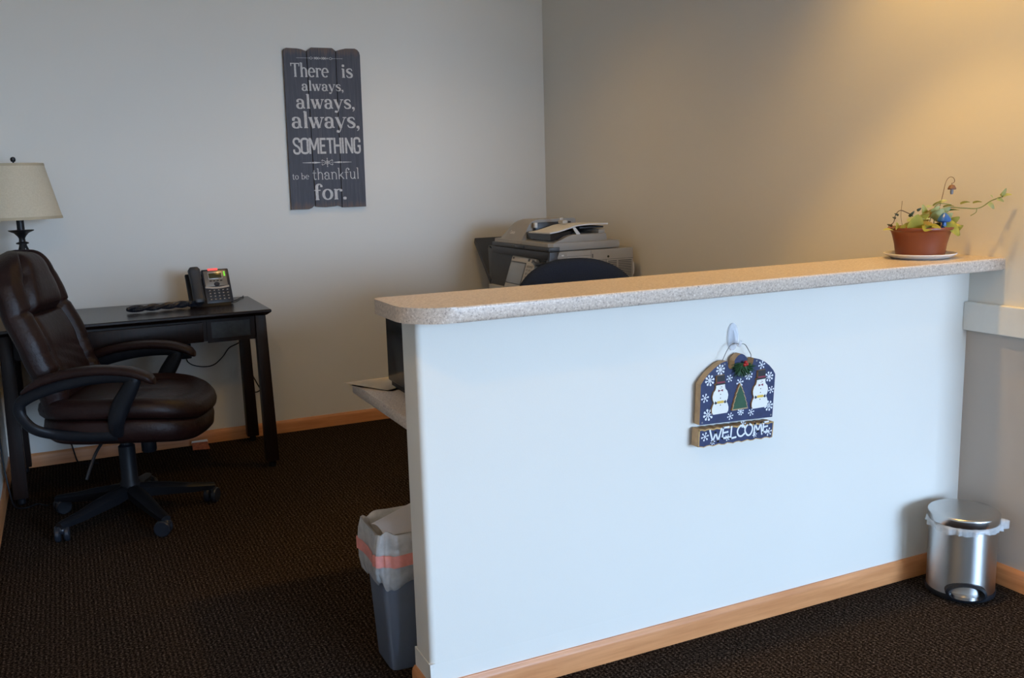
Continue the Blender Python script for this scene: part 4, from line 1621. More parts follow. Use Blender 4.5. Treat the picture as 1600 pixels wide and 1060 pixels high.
# ------------------------------------------------------------------ welcome sign on the half wall
def build_welcome():
    t = thing('welcome_sign', 'navy wooden snowman sign hanging on the front of the half wall', 'sign', (-.968, -3.0, .70))
    y0, y1 = -3.030, -3.006
    # main plaque outline (x, z)
    o = [(-1.103, .656), (-.842, .645), (-.834, .773), (-.842, .786), (-.856, .801), (-.872, .813), (-.892, .823), (-.9135, .829)]
    o += [(-.9165, .815), (-.921, .807), (-.928, .803), (-.935, .804), (-.940, .809), (-.941, .816), (-.9385, .822), (-.9375, .828), (-.941, .834)]
    o += [(-.947, .841), (-.954, .845), (-.960, .846), (-.970, .842), (-.979, .834), (-.9825, .828), (-.982, .822), (-.985, .812), (-.991, .806), (-.998, .805), (-1.004, .811), (-1.008, .830)]
    o += [(-1.020, .829), (-1.036, .824), (-1.055, .813), (-1.073, .800), (-1.088, .786), (-1.099, .772)]
    bm = B()
    prism(bm, o, y0, y1, 'xz', 0, 1)
    obj('plaque', bm, ['navy_paint', 'pine_edge'], t, smooth=False)
    # pale bevel rim shows as a thin border on the left: narrow gilt line round the edge
    n = 26
    top = [(-1.110 + (.268) * i / n, .645 - .0125 * i / n + .0016 * sin(i * 2.3)) for i in range(n + 1)]
    bot = [(-1.113 + (.267) * i / n, .593 - .0070 * i / n + .0022 * sin(i * 1.9 + 1)) for i in range(n + 1)]
    bm = B()
    prism(bm, bot + list(reversed(top)), -3.036, -3.006, 'xz', 0, 1)
    lb = obj('board', bm, ['navy_paint', 'pine_edge'], t, smooth=False)
    bm = B()
    ribbon(bm, [(x, z - .0022) for x, z in top], .0045, -3.0366)
    ribbon(bm, [(x, z + .0012) for x, z in bot], .0024, -3.0366)
    ribbon(bm, [(-1.1105, .595), (-1.108, .644)], .004, -3.0366)
    ribbon(bm, [(-.8475, .588), (-.8435, .631)], .003, -3.0366)
    face_front(obj('gilt_border', bm, 'gilt_edge', lb, smooth=False, label='gilt worn border of the board'))

    # hand-painted WELCOME: serif-ended brush strokes, letters lean and rise
    def brush(strokes, x, z, w, h, bm, rot=0):
        for st in strokes:
            P_ = []
            for a, b in st:
                a2 = a * w
                b2 = b * h
                P_.append((x + a2 * cos(rot) - b2 * sin(rot), z + a2 * sin(rot) + b2 * cos(rot)))
            ribbon(bm, [(v.x, v.y) for v in smooth_path([(p[0], p[1], 0) for p in P_], 4)], .0052, -3.0370)
            for p in (P_[0], P_[-1]):
                disc(bm, p[0], p[1], .0031, -3.0371, 10)
    LET = {
        'W': [[(0, 1), (.25, 0)], [(.25, 0), (.5, .75)], [(.5, .75), (.72, 0)], [(.72, 0), (1, 1)]],
        'E': [[(.1, 1), (0, 0)], [(.1, .98), (.9, 1.0)], [(.05, .5), (.75, .55)], [(0, 0), (.9, .05)]],
        'L': [[(.15, 1), (0, 0)], [(0, 0), (.9, .05)]],
        'C': [[(.95, .80), (.65, 1.0), (.2, .85), (0, .45), (.2, .08), (.6, 0), (.95, .18)]],
        'O': [[(.5, 1), (.1, .75), (0, .4), (.3, .02), (.7, .05), (1, .45), (.9, .8), (.5, 1)]],
        'M': [[(0, 0), (.12, 1)], [(.12, 1), (.5, .3)], [(.5, .3), (.88, 1)], [(.88, 1), (1, 0)]],
    }
    bm = B()
    spec = [('W', -1.072, .6035, .040, .034), ('E', -1.028, .6085, .024, .031), ('L', -.999, .604, .020, .034), ('C', -.975, .606, .026, .031), ('O', -.946, .604, .027, .034), ('M', -.915, .602, .029, .034), ('E', -.882, .606, .021, .030)]
    for ch, x, z, w, h in spec:
        brush(LET[ch], x, z, w, h, bm, radians(-1 if ch != 'O' else 4))
    face_front(obj('lettering', bm, 'flake_white', lb, smooth=False))

    # snowflakes: spokes with dots
    def flake(x, z, r, k, y, par):
        bm = B()
        for i in range(k):
            a = 2 * pi * i / k + .2
            ribbon(bm, [(x, z), (x + r * .85 * cos(a), z + r * .85 * sin(a))], r * .16, y)
            disc(bm, x + r * .85 * cos(a), z + r * .85 * sin(a), r * .22, y - .0001, 10)
        face_front(obj('snowflake', bm, 'flake_white', par, smooth=False))
    for x, z, r, k in ((-1.032, .808, .0145, 8), (-1.069, .781, .0155, 8), (-1.000, .779, .0105, 6), (-.932, .781, .0135, 8), (-.885, .806, .0120, 6), (-.857, .768, .0145, 8), (-.849, .728, .0105, 6),
                       (-.857, .681, .0150, 8), (-.921, .670, .0105, 6), (-.959, .677, .0110, 8), (-.996, .668, .0105, 6), (-1.074, .682, .0165, 8), (-1.085, .732, .0125, 6), (-.963, .763, .0120, 6)):
        flake(x, z, r, k, -3.0306, t)
    for x, z, r in ((-1.089, .622, .0125), (-.861, .6045, .0120), (-1.062, .602, .008), (-1.010, .608, .009), (-.955, .640, .010), (-.912, .603, .008)):
        flake(x, z, r, 6, -3.0368, lb)

    # two snowman cut-outs
    for x, zb in ((-1.0365, .682), (-.896, .681)):
        lean = .006 if x > -1 else .001
        bm = B()
        P_ = []
        right = [(.0, .0), (.024, .0), (.0285, .006), (.029, .016), (.026, .026), (.0215, .033), (.026, .042), (.0275, .052), (.024, .064), (.0175, .0705), (.0155, .078), (.0155, .086)]
        for a, b in right:
            P_.append((x + a + lean * b / .1, zb + b))
        for a, b in reversed(right[1:]):
            P_.append((x - a + lean * b / .1, zb + b))
        prism(bm, P_, -3.0365, -3.0302, 'xz', 0, 1)
        s = obj('snowman', bm, ['snow_white', 'pine_edge'], t, smooth=False)
        lx = lambda b: x + lean * b / .1
        bm = B()
        prism(bm, [(lx(.083) - .0185, zb + .0835), (lx(.083) + .0185, zb + .0845), (lx(.09) + .0185, zb + .0885), (lx(.09) + .0140, zb + .0890), (lx(.11) + .0140, zb + .112), (lx(.11) - .0135, zb + .1105), (lx(.09) - .0135, zb + .088), (lx(.09) - .0185, zb + .0875)], -3.0375, -3.0302, 'xz', 0, 1)
        h = obj('hat', bm, ['hat_black', 'pine_edge'], s, smooth=False, label='black top hat')
        bm = box(B(), lx(.09) - .0138, lx(.09) + .0138, -3.0380, -3.0374, zb + .0890, zb + .0935)
        obj('hat_band', bm, 'ribbon_red', s, label='dark red hat band')
        bm = B()
        for sg in (-1, 1):
            prism(bm, [(lx(.066), zb + .0675), (lx(.066) + sg * .008, zb + .0710), (lx(.066) + sg * .008, zb + .0640)], -3.0372, -3.0364, 'xz')
        obj('bow_tie', bm, 'ribbon_red', s, label='dark red bow tie')
        bm = box(B(), lx(.036) - .0115, lx(.036) + .0115, -3.0372, -3.0364, zb + .0305, zb + .0375)
        obj('sash', bm, 'scarf_yellow', s, label='yellow sash')
        for sg in (-1, 1):
            bm = B()
            prism(bm, [(lx(.036) + sg * .0115, zb + .033), (lx(.036) + sg * .018, zb + .0385), (lx(.036) + sg * .0205, zb + .031), (lx(.036) + sg * .016, zb + .0285)], -3.0372, -3.0364, 'xz')
            obj('mitten', bm, 'hat_black', s)
        bm = B()
        for b in (.0565, .0455, .0255):
            disc(bm, lx(b), zb + b, .0016, -3.0369)
        face_front(obj('button', bm, 'hat_black', s, smooth=False))
        bm = B()
        ribbon(bm, [(lx(.078) + .001, zb + .0785), (lx(.078) + .006, zb + .0770)], .0015, -3.0369)
        ribbon(bm, [(lx(.073) - .003, zb + .0745), (lx(.073) + .001, zb + .0735), (lx(.073) + .004, zb + .0750)], .0008, -3.0369)
        face_front(obj('face', bm, 'ribbon_red', s, smooth=False))
    # tree cut-out
    def tree(k, dx=0):
        R = [(0, .0), (.029, .0), (.024, .014), (.0265, .014), (.019, .029), (.0215, .029), (.0135, .046), (.016, .046), (.008, .060), (.0095, .060), (.0, .077)]
        pts = [(-.966 + a * k, .685 + (b - .03) * k + .03) for a, b in R]
        pts += [(-.966 - a * k, .685 + (b - .03) * k + .03) for a, b in reversed(R[1:-1])]
        return pts
    bm = B()
    prism(bm, tree(1.0), -3.0365, -3.0302, 'xz')
    tr = obj('tree', bm, 'pine_edge', t, smooth=False)
    bm = B()
    prism(bm, tree(.88), -3.0372, -3.0364, 'xz')
    obj('green_face', bm, 'tree_green', tr, smooth=False, label='dark green face of the tree')
    # greenery sprig with berries over the notch
    rnd = random.Random(3)
    bm = B()
    for i in range(150):
        a = rnd.uniform(radians(175), radians(365))
        L = rnd.uniform(.018, .044)
        c = Vector((-.961 + rnd.uniform(-.010, .010), -3.034 - rnd.uniform(0, .006), .812 + rnd.uniform(-.008, .008)))
        e = c + Vector((L * cos(a) * .95, -rnd.uniform(.001, .010), L * sin(a) * .75 - .002))
        tube(bm, [c, e], .0012, 4, 1, r_fn=lambda s: .0021 * (1 - s) + .0005)
    obj('evergreen_sprig', bm, 'garland_green', t, label='dark green artificial pine sprig')
    for q in ((-.953, .823), (-.957, .816), (-.949, .817)):
        obj('berry', ball(B(), (q[0], -3.043, q[1]), .0052, n=12), 'berry_red', t, label='red berry')
    # nail dots and hanger wire
    bm = B()
    for q in ((-1.094, .662), (-.848, .652), (-1.017, .822), (-.903, .820)):
        disc(bm, q[0], q[1], .0028, -3.0304)
    face_front(obj('nail', bm, 'wire_steel', t, smooth=False))
    bm = tube(B(), [(-1.018, -3.018, .827), (-1.0155, -3.022, .838), (-1.004, -3.022, .858), (-.990, -3.022, .874), (-.976, -3.022, .8765), (-.962, -3.022, .8735), (-.945, -3.022, .872), (-.936, -3.022, .866),
                    (-.925, -3.022, .850), (-.9165, -3.020, .838), (-.913, -3.016, .827)], .0011, 6)
    obj('hanger_wire', bm, 'wire_steel', t)
    # clear adhesive hook
    h = thing('adhesive_hook', 'small clear plastic hook stuck on the half wall, holding the snowman sign', 'hook', (-.967, HWF, .89))
    bm = B()
    lps = []
    for s, y in ((.96, -2.9975), (1.0, -2.999), (1.0, -3.003), (.9, -3.0055), (.01, -3.006)):
        lps.append([Vector((-.967 + .0185 * s * cos(a), y, .892 + .040 * s * sin(a))) for a in [2 * pi * k / 32 for k in range(32)]])
    rings(bm, lps)
    obj('back_plate', bm, 'hook_clear', h)
    bm = tube(B(), [(-.964, -3.004, .912), (-.964, -3.012, .892), (-.964, -3.018, .874), (-.964, -3.026, .869), (-.964, -3.031, .876), (-.964, -3.032, .884)], .0050, 10, flat=.6)
    obj('prong', bm, 'hook_clear', h)


# ------------------------------------------------------------------ left rubbish bin
def build_left_bin():
    cx, cy = -1.826, -2.697
    t = thing('waste_bin', 'blue-grey plastic waste bin with white liner behind the end of the half wall', 'bin', (cx, cy, 0))

    def rr(hx, hy, z, n=64, e=9):
        return [Vector((cx + x, cy + y, z)) for x, y in superellipse(hx, hy, e, n)]
    bm = B()
    rings(bm, [rr(.127, .070, .0), rr(.130, .073, .004), rr(.150, .091, .375), rr(.154, .095, .378), rr(.154, .095, .390), rr(.148, .089, .390), rr(.128, .071, .02)], cap1=True)
    obj('tub', bm, 'bin_blue_grey', t, angle=40)
    # liner: comes up from inside, folds over the rim and hangs wavy
    rnd = random.Random(5)
    n = 96

    def lring(hx, hy, z, amp, ph, zamp=0, k=7):
        out = []
        for i, (x, y) in enumerate(superellipse(hx, hy, 7, n)):
            a = 2 * pi * i / n
            w = amp * (sin(k * a + ph) + .6 * sin((k * 2 + 1) * a + ph * 2.1) + .4 * sin(23 * a + ph))
            out.append(Vector((cx + x * (1 + w * 6), cy + y * (1 + w * 6), z + zamp * sin(5 * a + ph) + zamp * .5 * sin(11 * a))))
        return out
    bm = B()
    rings(bm, [lring(.128, .071, .20, .002, 1), lring(.140, .083, .36, .002, .3), lring(.148, .089, .408, .002, 0, .006), lring(.158, .099, .414, .0015, 0, .006), lring(.163, .104, .385, .003, .8, .004),
               lring(.165, .106, .345, .004, 1.2, .004), lring(.163, .104, .300, .004, 2.2, .005), lring(.159, .100, .272, .004, 2.8, .010), lring(.150, .091, .256, .002, 3.0, .010)], True, False, False)
    obj('liner', bm, 'liner_film', t, angle=80, label='white translucent liner')
    bm = B()
    lps = []
    nb = 96
    base = lring(.1665, .1075, .340, .004, 1.2, .002)
    A_ = [p + Vector((0, 0, -.017)) for p in base]
    C_ = [p + Vector((0, 0, .017)) for p in base]
    out = [Vector((cx + (p.x - cx) * 1.006, cy + (p.y - cy) * 1.006, p.z)) for p in C_]
    out2 = [Vector((cx + (p.x - cx) * 1.006, cy + (p.y - cy) * 1.006, p.z)) for p in A_]
    rings(bm, [A_, C_, out, out2, A_], True, False, False)
    obj('drawstring', bm, 'drawstring_pink', t, angle=80, label='pink drawstring band of the liner')
    # sheet of paper sticking out of the bin
    bm = B()
    P0 = [Vector((-1.957, -2.768, .402)), Vector((-1.80, -2.768, .400)), Vector((-1.78, -2.665, .468)), Vector((-1.985, -2.735, .432))]
    nu, nv = 8, 8
    g = []
    for i in range(nu + 1):
        row = []
        for j in range(nv + 1):
            u, v = i / nu, j / nv
            p = (P0[0] * (1 - u) + P0[1] * u) * (1 - v) + (P0[3] * (1 - u) + P0[2] * u) * v
            row.append(bm.verts.new(p + Vector((0, 0, .012 * sin(pi * v) * (1 - u * .4)))))
        g.append(row)
    for i in range(nu):
        for j in range(nv):
            bm.faces.new((g[i][j], g[i + 1][j], g[i + 1][j + 1], g[i][j + 1]))
    bmesh.ops.solidify(bm, geom=bm.faces[:], thickness=.0008)
    o = obj('paper_sheet', bm, 'paper_white', None, angle=60)
    tag(o, 'white sheet of paper poking out of the lined blue-grey bin', 'paper')


# ------------------------------------------------------------------ step can
def build_step_can():
    cx, cy, r = -.157, -3.150, .1015
    t = thing('pedal_bin', 'brushed steel pedal bin on the carpet in the corner by the half wall', 'bin', (cx, cy, 0))
    # heading of the pedal: towards lower left of the picture
    fd = Vector((-.66, -.75, 0)).normalized()
    sd = Vector((-fd.y, fd.x, 0))
    bm = lathe(B(), [(r * .96, .001), (r + .002, .004), (r + .003, .016), (r + .001, .020)], (cx, cy, 0), 64)
    obj('base_ring', bm, 'black_plastic', t)
    bm = lathe(B(), [(r, .018), (r, .236), (r - .002, .238), (r - .002, .02)], (cx, cy, 0), 72, False, False)
    obj('shell', bm, 'brushed_steel', t)
    bm = lathe(B(), [(r - .004, .05), (r - .004, .244), (r + .0012, .246), (r + .002, .242), (r - .003, .238)], (cx, cy, 0), 48, True, False)
    obj('inner_bucket', bm, 'black_plastic', t)
    bm = lathe(B(), [(r + .0035, .244), (r + .005, .247), (r + .005, .267), (r + .0045, .270), (r + .003, .2725), (r, .274), (r - .004, .2748), (.075, .277), (.04, .2785), (.001, .279)], (cx, cy, 0), 72)
    obj('lid', bm, 'steel_lid', t)
    # liner frill between shell and lid
    n = 120
    bm = B()
    lps = []
    for k, (dr, z) in enumerate(((.000, .2455), (.0055, .2440), (.0065, .236), (.0050, .224))):
        lp = []
        for i in range(n):
            a = 2 * pi * i / n
            w = (.0016 * sin(17 * a) + .0013 * sin(29 * a + 1) + .001 * sin(41 * a)) * k
            dz = .004 * sin(3 * a + .5) + .003 * sin(9 * a) if k == 3 else 0
            # longer tuft on the right-hand side
            ta = math.atan2(-.52, .85)
            da = math.atan2(sin(a - ta), cos(a - ta))
            tuft = math.exp(-(da / .17) ** 2) * (0, .4, 1, .95)[k]
            R = r + dr + max(0, w) + .030 * tuft
            lp.append(Vector((cx + R * cos(a), cy + R * sin(a), z + dz - .012 * tuft * (k == 3) + .004 * tuft)))
        lps.append(lp)
    rings(bm, lps, True, False, False)
    obj('liner', bm, 'liner_thin', t, angle=80, label='clear crumpled liner edge')
    # pedal: black surround and steel tread
    bm = B()
    def loop(sx, hz, off, z):
        out = []
        for i in range(28):
            a = 2 * pi * i / 28
            out.append(Vector((cx, cy, 0)) + sd * (sx * cos(a)) + fd * off + Vector((0, 0, z + hz * sin(a))))
        return out
    rings(bm, [loop(.060, .032, r * .80, .036), loop(.060, .032, r + .007, .036), loop(.053, .025, r + .012, .036), loop(.046, .018, r + .004, .037), loop(.046, .018, r * .80, .037)], True, False, True)
    pd = obj('pedal_housing', bm, 'black_plastic', t, angle=50)
    bm = B()
    lp0, lp1 = [], []
    n = 16
    outl = []
    for i in range(n + 1):
        s = -1 + 2 * i / n
        outl.append((s * .042, r - .004 + .030 * sqrt(max(0, 1 - s * s))))
    outl.append((.042, r - .03))
    outl.insert(0, (-.042, r - .03))
    A_ = [Vector((cx, cy, .020)) + sd * u + fd * v for u, v in outl]
    C_ = [p + Vector((0, 0, .010)) for p in A_]
    rings(bm, [A_, C_])
    obj('pedal', bm, 'brushed_steel', t, angle=40)


# ------------------------------------------------------------------ potted plant
PR = Vector((.905, -.425, 0))      # across the picture, to the right
PF = Vector((.425, .905, 0))       # away from the viewer
PC = Vector((-.180, -2.952, 0))


def pp(a, z, d=0.0):
    return PC + PR * a + PF * d + Vector((0, 0, z))


def leaf_mesh(bm, base, tip, width, up, cup=.15, thick=.0012, round_=.5):
    """a rounded leaf from base to tip"""
    base, tip, up = Vector(base), Vector(tip), Vector(up).normalized()
    ax = tip - base
    L = ax.length
    t = ax.normalized()
    sd = t.cross(up).normalized()
    up = sd.cross(t).normalized()
    nu, nv = 12, 4
    g = []
    for i in range(nu + 1):
        s = .5 - .5 * cos(pi * i / nu)
        w = width / 2 * (sin(pi * (s ** round_)) ** .55) if 0 < s < 1 else 0
        c = base + ax * s + up * (.18 * L * sin(pi * s) * .6)
        row = []
        for j in range(-nv // 2, nv // 2 + 1):
            k = j / (nv / 2)
            row.append(bm.verts.new(c + sd * (w * k) + up * (cup * w * k * k)))
        g.append(row)
    fs = []
    for i in range(nu):
        for j in range(nv):
            fs.append(bm.faces.new((g[i][j], g[i][j + 1], g[i + 1][j + 1], g[i + 1][j])))
    return fs


def build_plant():
    zc = 1.067
    s = obj('plant_saucer', lathe(B(), [(.070, zc), (.085, zc + .001), (.101, zc + .009), (.110, zc + .0145), (.1105, zc + .017), (.107, zc + .0175), (.098, zc + .011), (.080, zc + .0055), (.001, zc + .005)],
                                  (PC.x, PC.y, 0), 56), 'saucer_white')
    tag(s, 'round white saucer under the terracotta plant pot on the counter', 'saucer')
    o_rim = None
    t = thing('potted_plant', 'leafy trailing plant in a terracotta coloured bowl pot on the counter end', 'plant', (PC.x, PC.y, zc + .0055))
    z0 = zc + .006
    bm = lathe(B(), [(.068, z0), (.073, z0 + .002), (.0755, z0 + .015), (.079, z0 + .040), (.086, z0 + .068), (.090, z0 + .080), (.0945, z0 + .084), (.099, z0 + .086), (.1005, z0 + .090), (.0995, z0 + .094),
                     (.094, z0 + .095), (.089, z0 + .088), (.083, z0 + .07)], (PC.x, PC.y, 0), 64, True, False)
    obj('pot', bm, 'terracotta', t)
    bm = lathe(B(), [(.0835, z0 + .066), (.0845, z0 + .074), (.06, z0 + .080), (.001, z0 + .082)], (PC.x, PC.y, 0), 40)
    obj('soil', bm, 'soil', t)
    zr = z0 + .088       # rim height 1.161

    def leaves(name, mat, specs):
        for sp_ in specs:
            bm = B()
            fs = leaf_mesh(bm, *sp_)
            bmesh.ops.solidify(bm, geom=bm.faces[:], thickness=.0014)
            obj(name, bm, mat, t, angle=80)
    U = Vector((0, 0, 1))
    V = -PF               # towards the viewer
    # big fleshy leaves round the rim
    leaves('leaf', 'leaf_lime', [
        (pp(-.050, zr - .004, -.05), pp(-.046, zr + .050, -.078), .050, V + U * .3, .2, .001, .8),
        (pp(.005, zr + .006, -.055), pp(-.036, zr - .002, -.108), .040, U + V * .6, .1, .001, .7),
        (pp(-.010, zr + .010, -.055), pp(.018, zr + .004, -.100), .030, U + V * .7, .1, .001, .6),
        (pp(.045, zr + .026, -.050), pp(.090, zr - .022, -.070), .046, V + PR * .5 + U * .4, .1, .001, .7),
        (pp(-.100, zr - .002, -.03), pp(-.136, zr + .001, -.035), .014, U + V * .4, .1, .001, .8),
        (pp(-.090, zr + .002, -.035), pp(-.100, zr + .026, -.05), .014, V, .1),
        (pp(.012, zr + .036, .0), pp(-.004, zr + .078, -.012), .022, V, .1),
        (pp(.085, zr + .010, .0), pp(.112, zr + .030, -.015), .026, V + U, .1),
        (pp(.075, zr + .004, -.02), pp(.106, zr + .008, -.05), .022, V + U, .1),
        (pp(.078, zr + .018, -.02), pp(.104, zr + .036, -.04), .026, V, .1),
        (pp(.092, zr - .004, -.03), pp(.112, zr + .010, -.05), .020, V, .1),
        (pp(-.085, zr + .006, -.05), pp(-.072, zr + .022, -.065), .016, V, .1),
        (pp(-.020, zr + .030, -.03), pp(.002, zr + .046, -.05), .020, V + U * .3, .1)])
    leaves('leaf', 'leaf_green', [
        (pp(-.002, zr + .010, -.062), pp(-.026, zr + .012, -.098), .022, U + V * .5, .1, .001, .7),
        (pp(.080, zr + .012, -.02), pp(.100, zr - .022, -.055), .026, V + U * .4, .1),
        (pp(.070, zr + .030, .01), pp(.102, zr + .045, .0), .018, V + U, .1),
        (pp(.065, zr + .020, .02), pp(.115, zr + .018, .01), .022, V + U, .1),
        (pp(.090, zr + .006, .01), pp(.118, zr - .010, -.01), .020, V + U * .6, .1),
        (pp(.060, zr + .052, -.02), pp(.105, zr + .057, -.035), .012, U + V * .6, .1),
        (pp(.030, zr + .072, -.01), pp(.055, zr + .086, -.02), .011, U + V * .5, .1),
        (pp(.058, zr + .068, -.02), pp(.088, zr + .070, -.035), .013, U + V * .5, .1),
        (pp(.098, zr + .078, -.05), pp(.125, zr + .082, -.06), .013, U + V * .6, .1),
        (pp(.130, zr + .080, -.065), pp(.155, zr + .082, -.075), .012, U + V * .6, .1)])
    leaves('leaf', 'leaf_pale', [
        (pp(.030, zr + .028, -.02), pp(.056, zr + .062, -.03), .042, V, .15),
        (pp(-.055, zr + .028, -.02), pp(.010, zr + .032, -.045), .018, V + U, .2),
        (pp(.048, zr + .082, -.01), pp(.072, zr + .088, -.02), .012, V + U, .1),
        (pp(.010, zr + .068, -.01), pp(.028, zr + .072, -.01), .010, V + U, .1),
        (pp(.060, zr + .028, -.03), pp(.080, zr + .050, -.04), .024, V, .1),
        (pp(.050, zr + .050, -.02), pp(.078, zr + .066, -.03), .022, V, .1),
        (pp(.022, zr + .052, -.02), pp(.044, zr + .072, -.03), .018, V, .1),
        (pp(-.070, zr + .014, -.04), pp(-.050, zr + .026, -.05), .012, V, .1),
        (pp(.170, zr + .080, -.085), pp(.186, zr + .060, -.090), .015, V, .1),
        (pp(.190, zr + .092, -.095), pp(.210, zr + .082, -.10), .018, V + U, .1),
        (pp(.200, zr + .100, -.10), pp(.212, zr + .124, -.105), .014, V, .1),
        (pp(.205, zr + .100, -.10), pp(.226, zr + .104, -.115), .013, V + U, .1),
        (pp(.180, zr + .094, -.09), pp(.168, zr + .104, -.095), .009, V + U, .1),
        (pp(.200, zr + .096, -.10), pp(.196, zr + .110, -.11), .010, V + U, .1)])
    leaves('leaf', 'leaf_yellow', [
        (pp(-.032, zr + .004, -.03), pp(.012, zr + .020, -.055), .030, V + U * .4, .1),
        (pp(-.012, zr + .016, -.02), pp(.006, zr + .054, -.04), .030, V, .1),
        (pp(.010, zr + .040, -.01), pp(.030, zr + .064, -.02), .022, V, .1)])
    leaves('leaf', 'leaf_dark', [
        (pp(-.045, zr + .040, -.01), pp(-.030, zr + .058, -.015), .010, V, .1),
        (pp(-.082, zr + .045, -.02), pp(-.096, zr + .052, -.02), .007, V, .1),
        (pp(-.090, zr + .036, -.02), pp(-.102, zr + .040, -.02), .007, V, .1),
        (pp(-.100, zr + .012, -.02), pp(-.118, zr + .018, -.02), .008, V, .1),
        (pp(-.020, zr + .058, -.01), pp(-.006, zr + .066, -.01), .009, V, .1),
        (pp(.052, zr + .020, .0), pp(.070, zr + .046, .01), .020, V, .1),
        (pp(.020, zr + .0, -.03), pp(.045, zr + .018, -.04), .026, V, .1)])
    # stems
    for pts, r, m in (
        ([pp(-.045, zr - .01, 0), pp(-.030, zr + .035, -.01), pp(-.060, zr + .056, -.015), pp(-.080, zr + .060, -.02), pp(-.092, zr + .046, -.02), pp(-.098, zr + .024, -.022), pp(-.115, zr + .012, -.025)], .0014, 'stem_brown'),
        ([pp(-.040, zr - .01, -.02), pp(-.035, zr + .024, -.03), pp(-.012, zr + .046, -.03), pp(.010, zr + .050, -.03)], .0018, 'stem_green'),
        ([pp(.040, zr - .01, .0), pp(.045, zr + .045, .0), pp(.072, zr + .066, -.02), pp(.110, zr + .064, -.05), pp(.148, zr + .064, -.072), pp(.178, zr + .086, -.085), pp(.205, zr + .098, -.10), pp(.222, zr + .104, -.11)], .0017, 'stem_green'),
        ([pp(.142, zr + .062, -.07), pp(.140, zr + .050, -.068), pp(.128, zr + .040, -.06)], .0012, 'stem_green'),
        ([pp(.020, zr - .01, .0), pp(.030, zr + .05, -.01), pp(.045, zr + .078, -.015), pp(.080, zr + .075, -.03)], .0014, 'stem_green'),
        ([pp(.060, zr - .01, .0), pp(.075, zr + .02, -.01), pp(.10, zr + .03, -.01)], .0018, 'stem_green'),
        ([pp(-.055, zr - .01, .0), pp(-.066, zr + .04, .0), pp(-.064, zr + .090, .0)], .0006, 'stem_brown'),
        ([pp(-.07, zr - .01, -.01), pp(-.085, zr + .012, -.02), pp(-.105, zr + .002, -.03)], .0014, 'stem_green')):
        obj('stem', tube(B(), pts, r, 6, 5), m, t)
    # blue mushroom pick
    m = thing('mushroom_ornament', 'small shiny blue mushroom ornament stuck in the plant pot', 'ornament', tuple(pp(.045, zr - .008, -.062)))
    c = pp(.045, 0, -.062)
    bm = lathe(B(), [(.0075, zr - .006), (.0085, zr + .004), (.0065, zr + .020), (.007, zr + .026)], (c.x, c.y, 0), 16)
    obj('stalk', bm, 'mushroom_blue', m)
    bm = lathe(B(), [(.006, zr + .024), (.017, zr + .023), (.0205, zr + .027), (.019, zr + .034), (.012, zr + .043), (.006, zr + .050), (.001, zr + .052)], (c.x, c.y, 0), 24)
    obj('cap', bm, 'mushroom_blue', m)
    # wire crook with hanging mushroom charm
    w = thing('wire_crook', 'thin rusty wire crook planted in the pot, little mushroom charm hanging from it', 'ornament', tuple(pp(.050, zr - .01, -.01)))
    bm = tube(B(), [pp(.046, zr - .0075, -.01), pp(.050, zr + .05, -.01), pp(.061, zr + .110, -.01), pp(.068, zr + .145, -.01), pp(.078, zr + .160, -.01), pp(.090, zr + .160, -.01), pp(.096, zr + .150, -.01), pp(.093, zr + .143, -.01), pp(.086, zr + .141, -.01)], .0009, 6)
    obj('wire', bm, 'wire_rust', w)
    c = pp(.0875, 0, -.012)
    bm = lathe(B(), [(.0040, zr + .107), (.0052, zr + .114), (.0042, zr + .126)], (c.x, c.y, 0), 14)
    ch = obj('charm', bm, 'charm_grey', w)
    bm = lathe(B(), [(.004, zr + .124), (.0125, zr + .122), (.013, zr + .126), (.008, zr + .135), (.001, zr + .138)], (c.x, c.y, 0), 18)
    obj('charm_cap', bm, 'charm_brown', ch)
    bm = tube(B(), [(c.x, c.y, zr + .137), tuple(pp(.087, zr + .142, -.011))], .0008, 5, 1)
    obj('charm_ring', bm, 'wire_rust', ch)


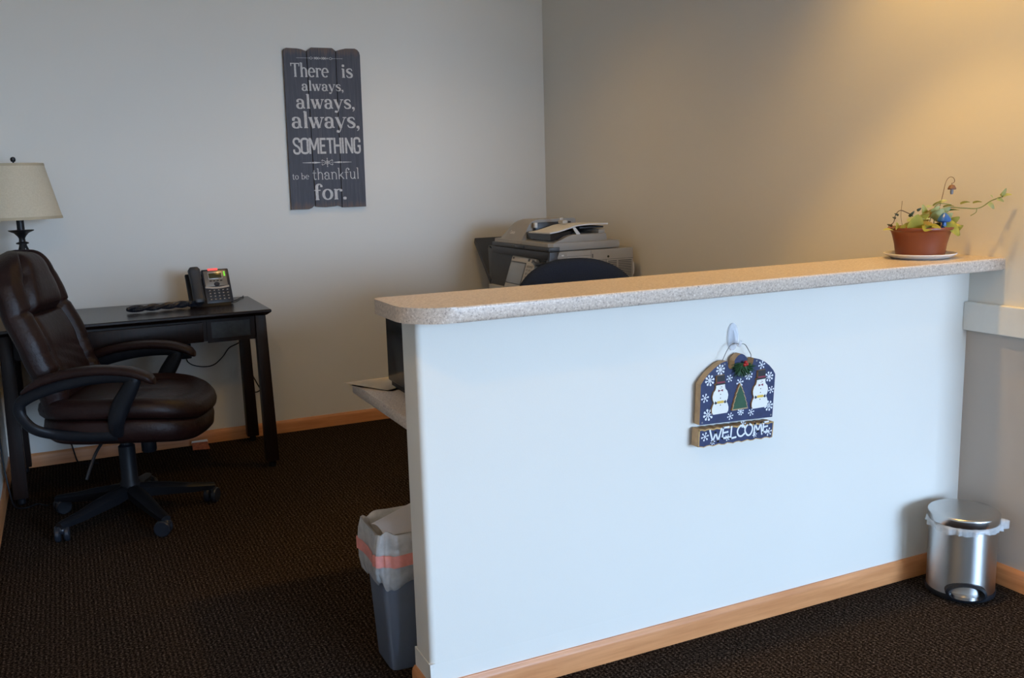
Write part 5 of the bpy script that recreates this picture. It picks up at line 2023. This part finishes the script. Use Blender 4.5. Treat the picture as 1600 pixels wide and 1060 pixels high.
# ------------------------------------------------------------------ things on the lower worktop and floor
def build_small_things():
    # black upright case
    t = thing('equipment_case', 'tall glossy black case standing on the lower worktop against the half wall', 'case', (-1.74, -2.64, .74))
    bm = box(B(), -1.812, -1.66, HWB + .012, -2.412, .758, 1.005, .004)
    obj('shell', bm, 'black_gloss', t)
    bm = box(B(), -1.806, -1.664, HWB + .02, -2.425, .7401, .759, .002)
    obj('plinth', bm, 'black_plastic', t)
    # papers
    def sheet(name, pts, z, mat, label, group, lift=0.0):
        bm = B()
        g = []
        n = 8
        for i in range(n + 1):
            row = []
            for j in range(n + 1):
                u, v = i / n, j / n
                x = (pts[0][0] * (1 - u) + pts[1][0] * u) * (1 - v) + (pts[3][0] * (1 - u) + pts[2][0] * u) * v
                y = (pts[0][1] * (1 - u) + pts[1][1] * u) * (1 - v) + (pts[3][1] * (1 - u) + pts[2][1] * u) * v
                row.append(bm.verts.new((x, y, z + lift * (1 - u) ** 2)))
            g.append(row)
        for i in range(n):
            for j in range(n):
                bm.faces.new((g[i][j], g[i + 1][j], g[i + 1][j + 1], g[i][j + 1]))
        bmesh.ops.solidify(bm, geom=bm.faces[:], thickness=.0009)
        o = obj(name, bm, mat)
        tag(o, label, 'paper', group)
        return o
    sheet('paper_sheet', [(-1.918, -2.352), (-1.83, -2.50), (-1.66, -2.40), (-1.745, -2.325)], .7415, 'paper_white', 'white paper under the printed sheet at the end of the lower worktop', 'papers on the lower worktop')
    sheet('printed_sheet', [(-1.930, -2.325), (-1.842, -2.492), (-1.66, -2.39), (-1.745, -2.315)], .7440, 'paper_cream', 'cream printed sheet on top of white paper on the lower worktop', 'papers on the lower worktop', .002)
    # wrapper on the carpet
    bm = B()
    P0 = [(-2.168, -.125, .004), (-2.085, -.145, .004), (-2.090, -.085, .030), (-2.165, -.075, .030)]
    hexa(bm, [(x, y, z) for x, y, z in P0] + [(x, y - .001, z + .003) for x, y, z in P0])
    w = obj('candy_wrapper', bm, 'wrapper_orange')
    tag(w, 'small orange wrapper scrap on the carpet near the desk leg', 'wrapper')
    obj('pale_edge', hexa(B(), [(-2.168, -.077, .028), (-2.085, -.087, .030), (-2.088, -.080, .041), (-2.165, -.070, .037), (-2.168, -.079, .030), (-2.085, -.089, .032), (-2.088, -.082, .043), (-2.165, -.072, .039)]), 'paper_cream', w, label='pale torn edge')


build_room()
build_counter()
build_ceiling_lights()
build_desk()
build_phone()
build_lamp()
build_cables()
build_leather_chair()
build_task_chair()
build_copier()
build_quote_sign()
build_welcome()
build_left_bin()
build_step_can()
build_plant()
build_small_things()
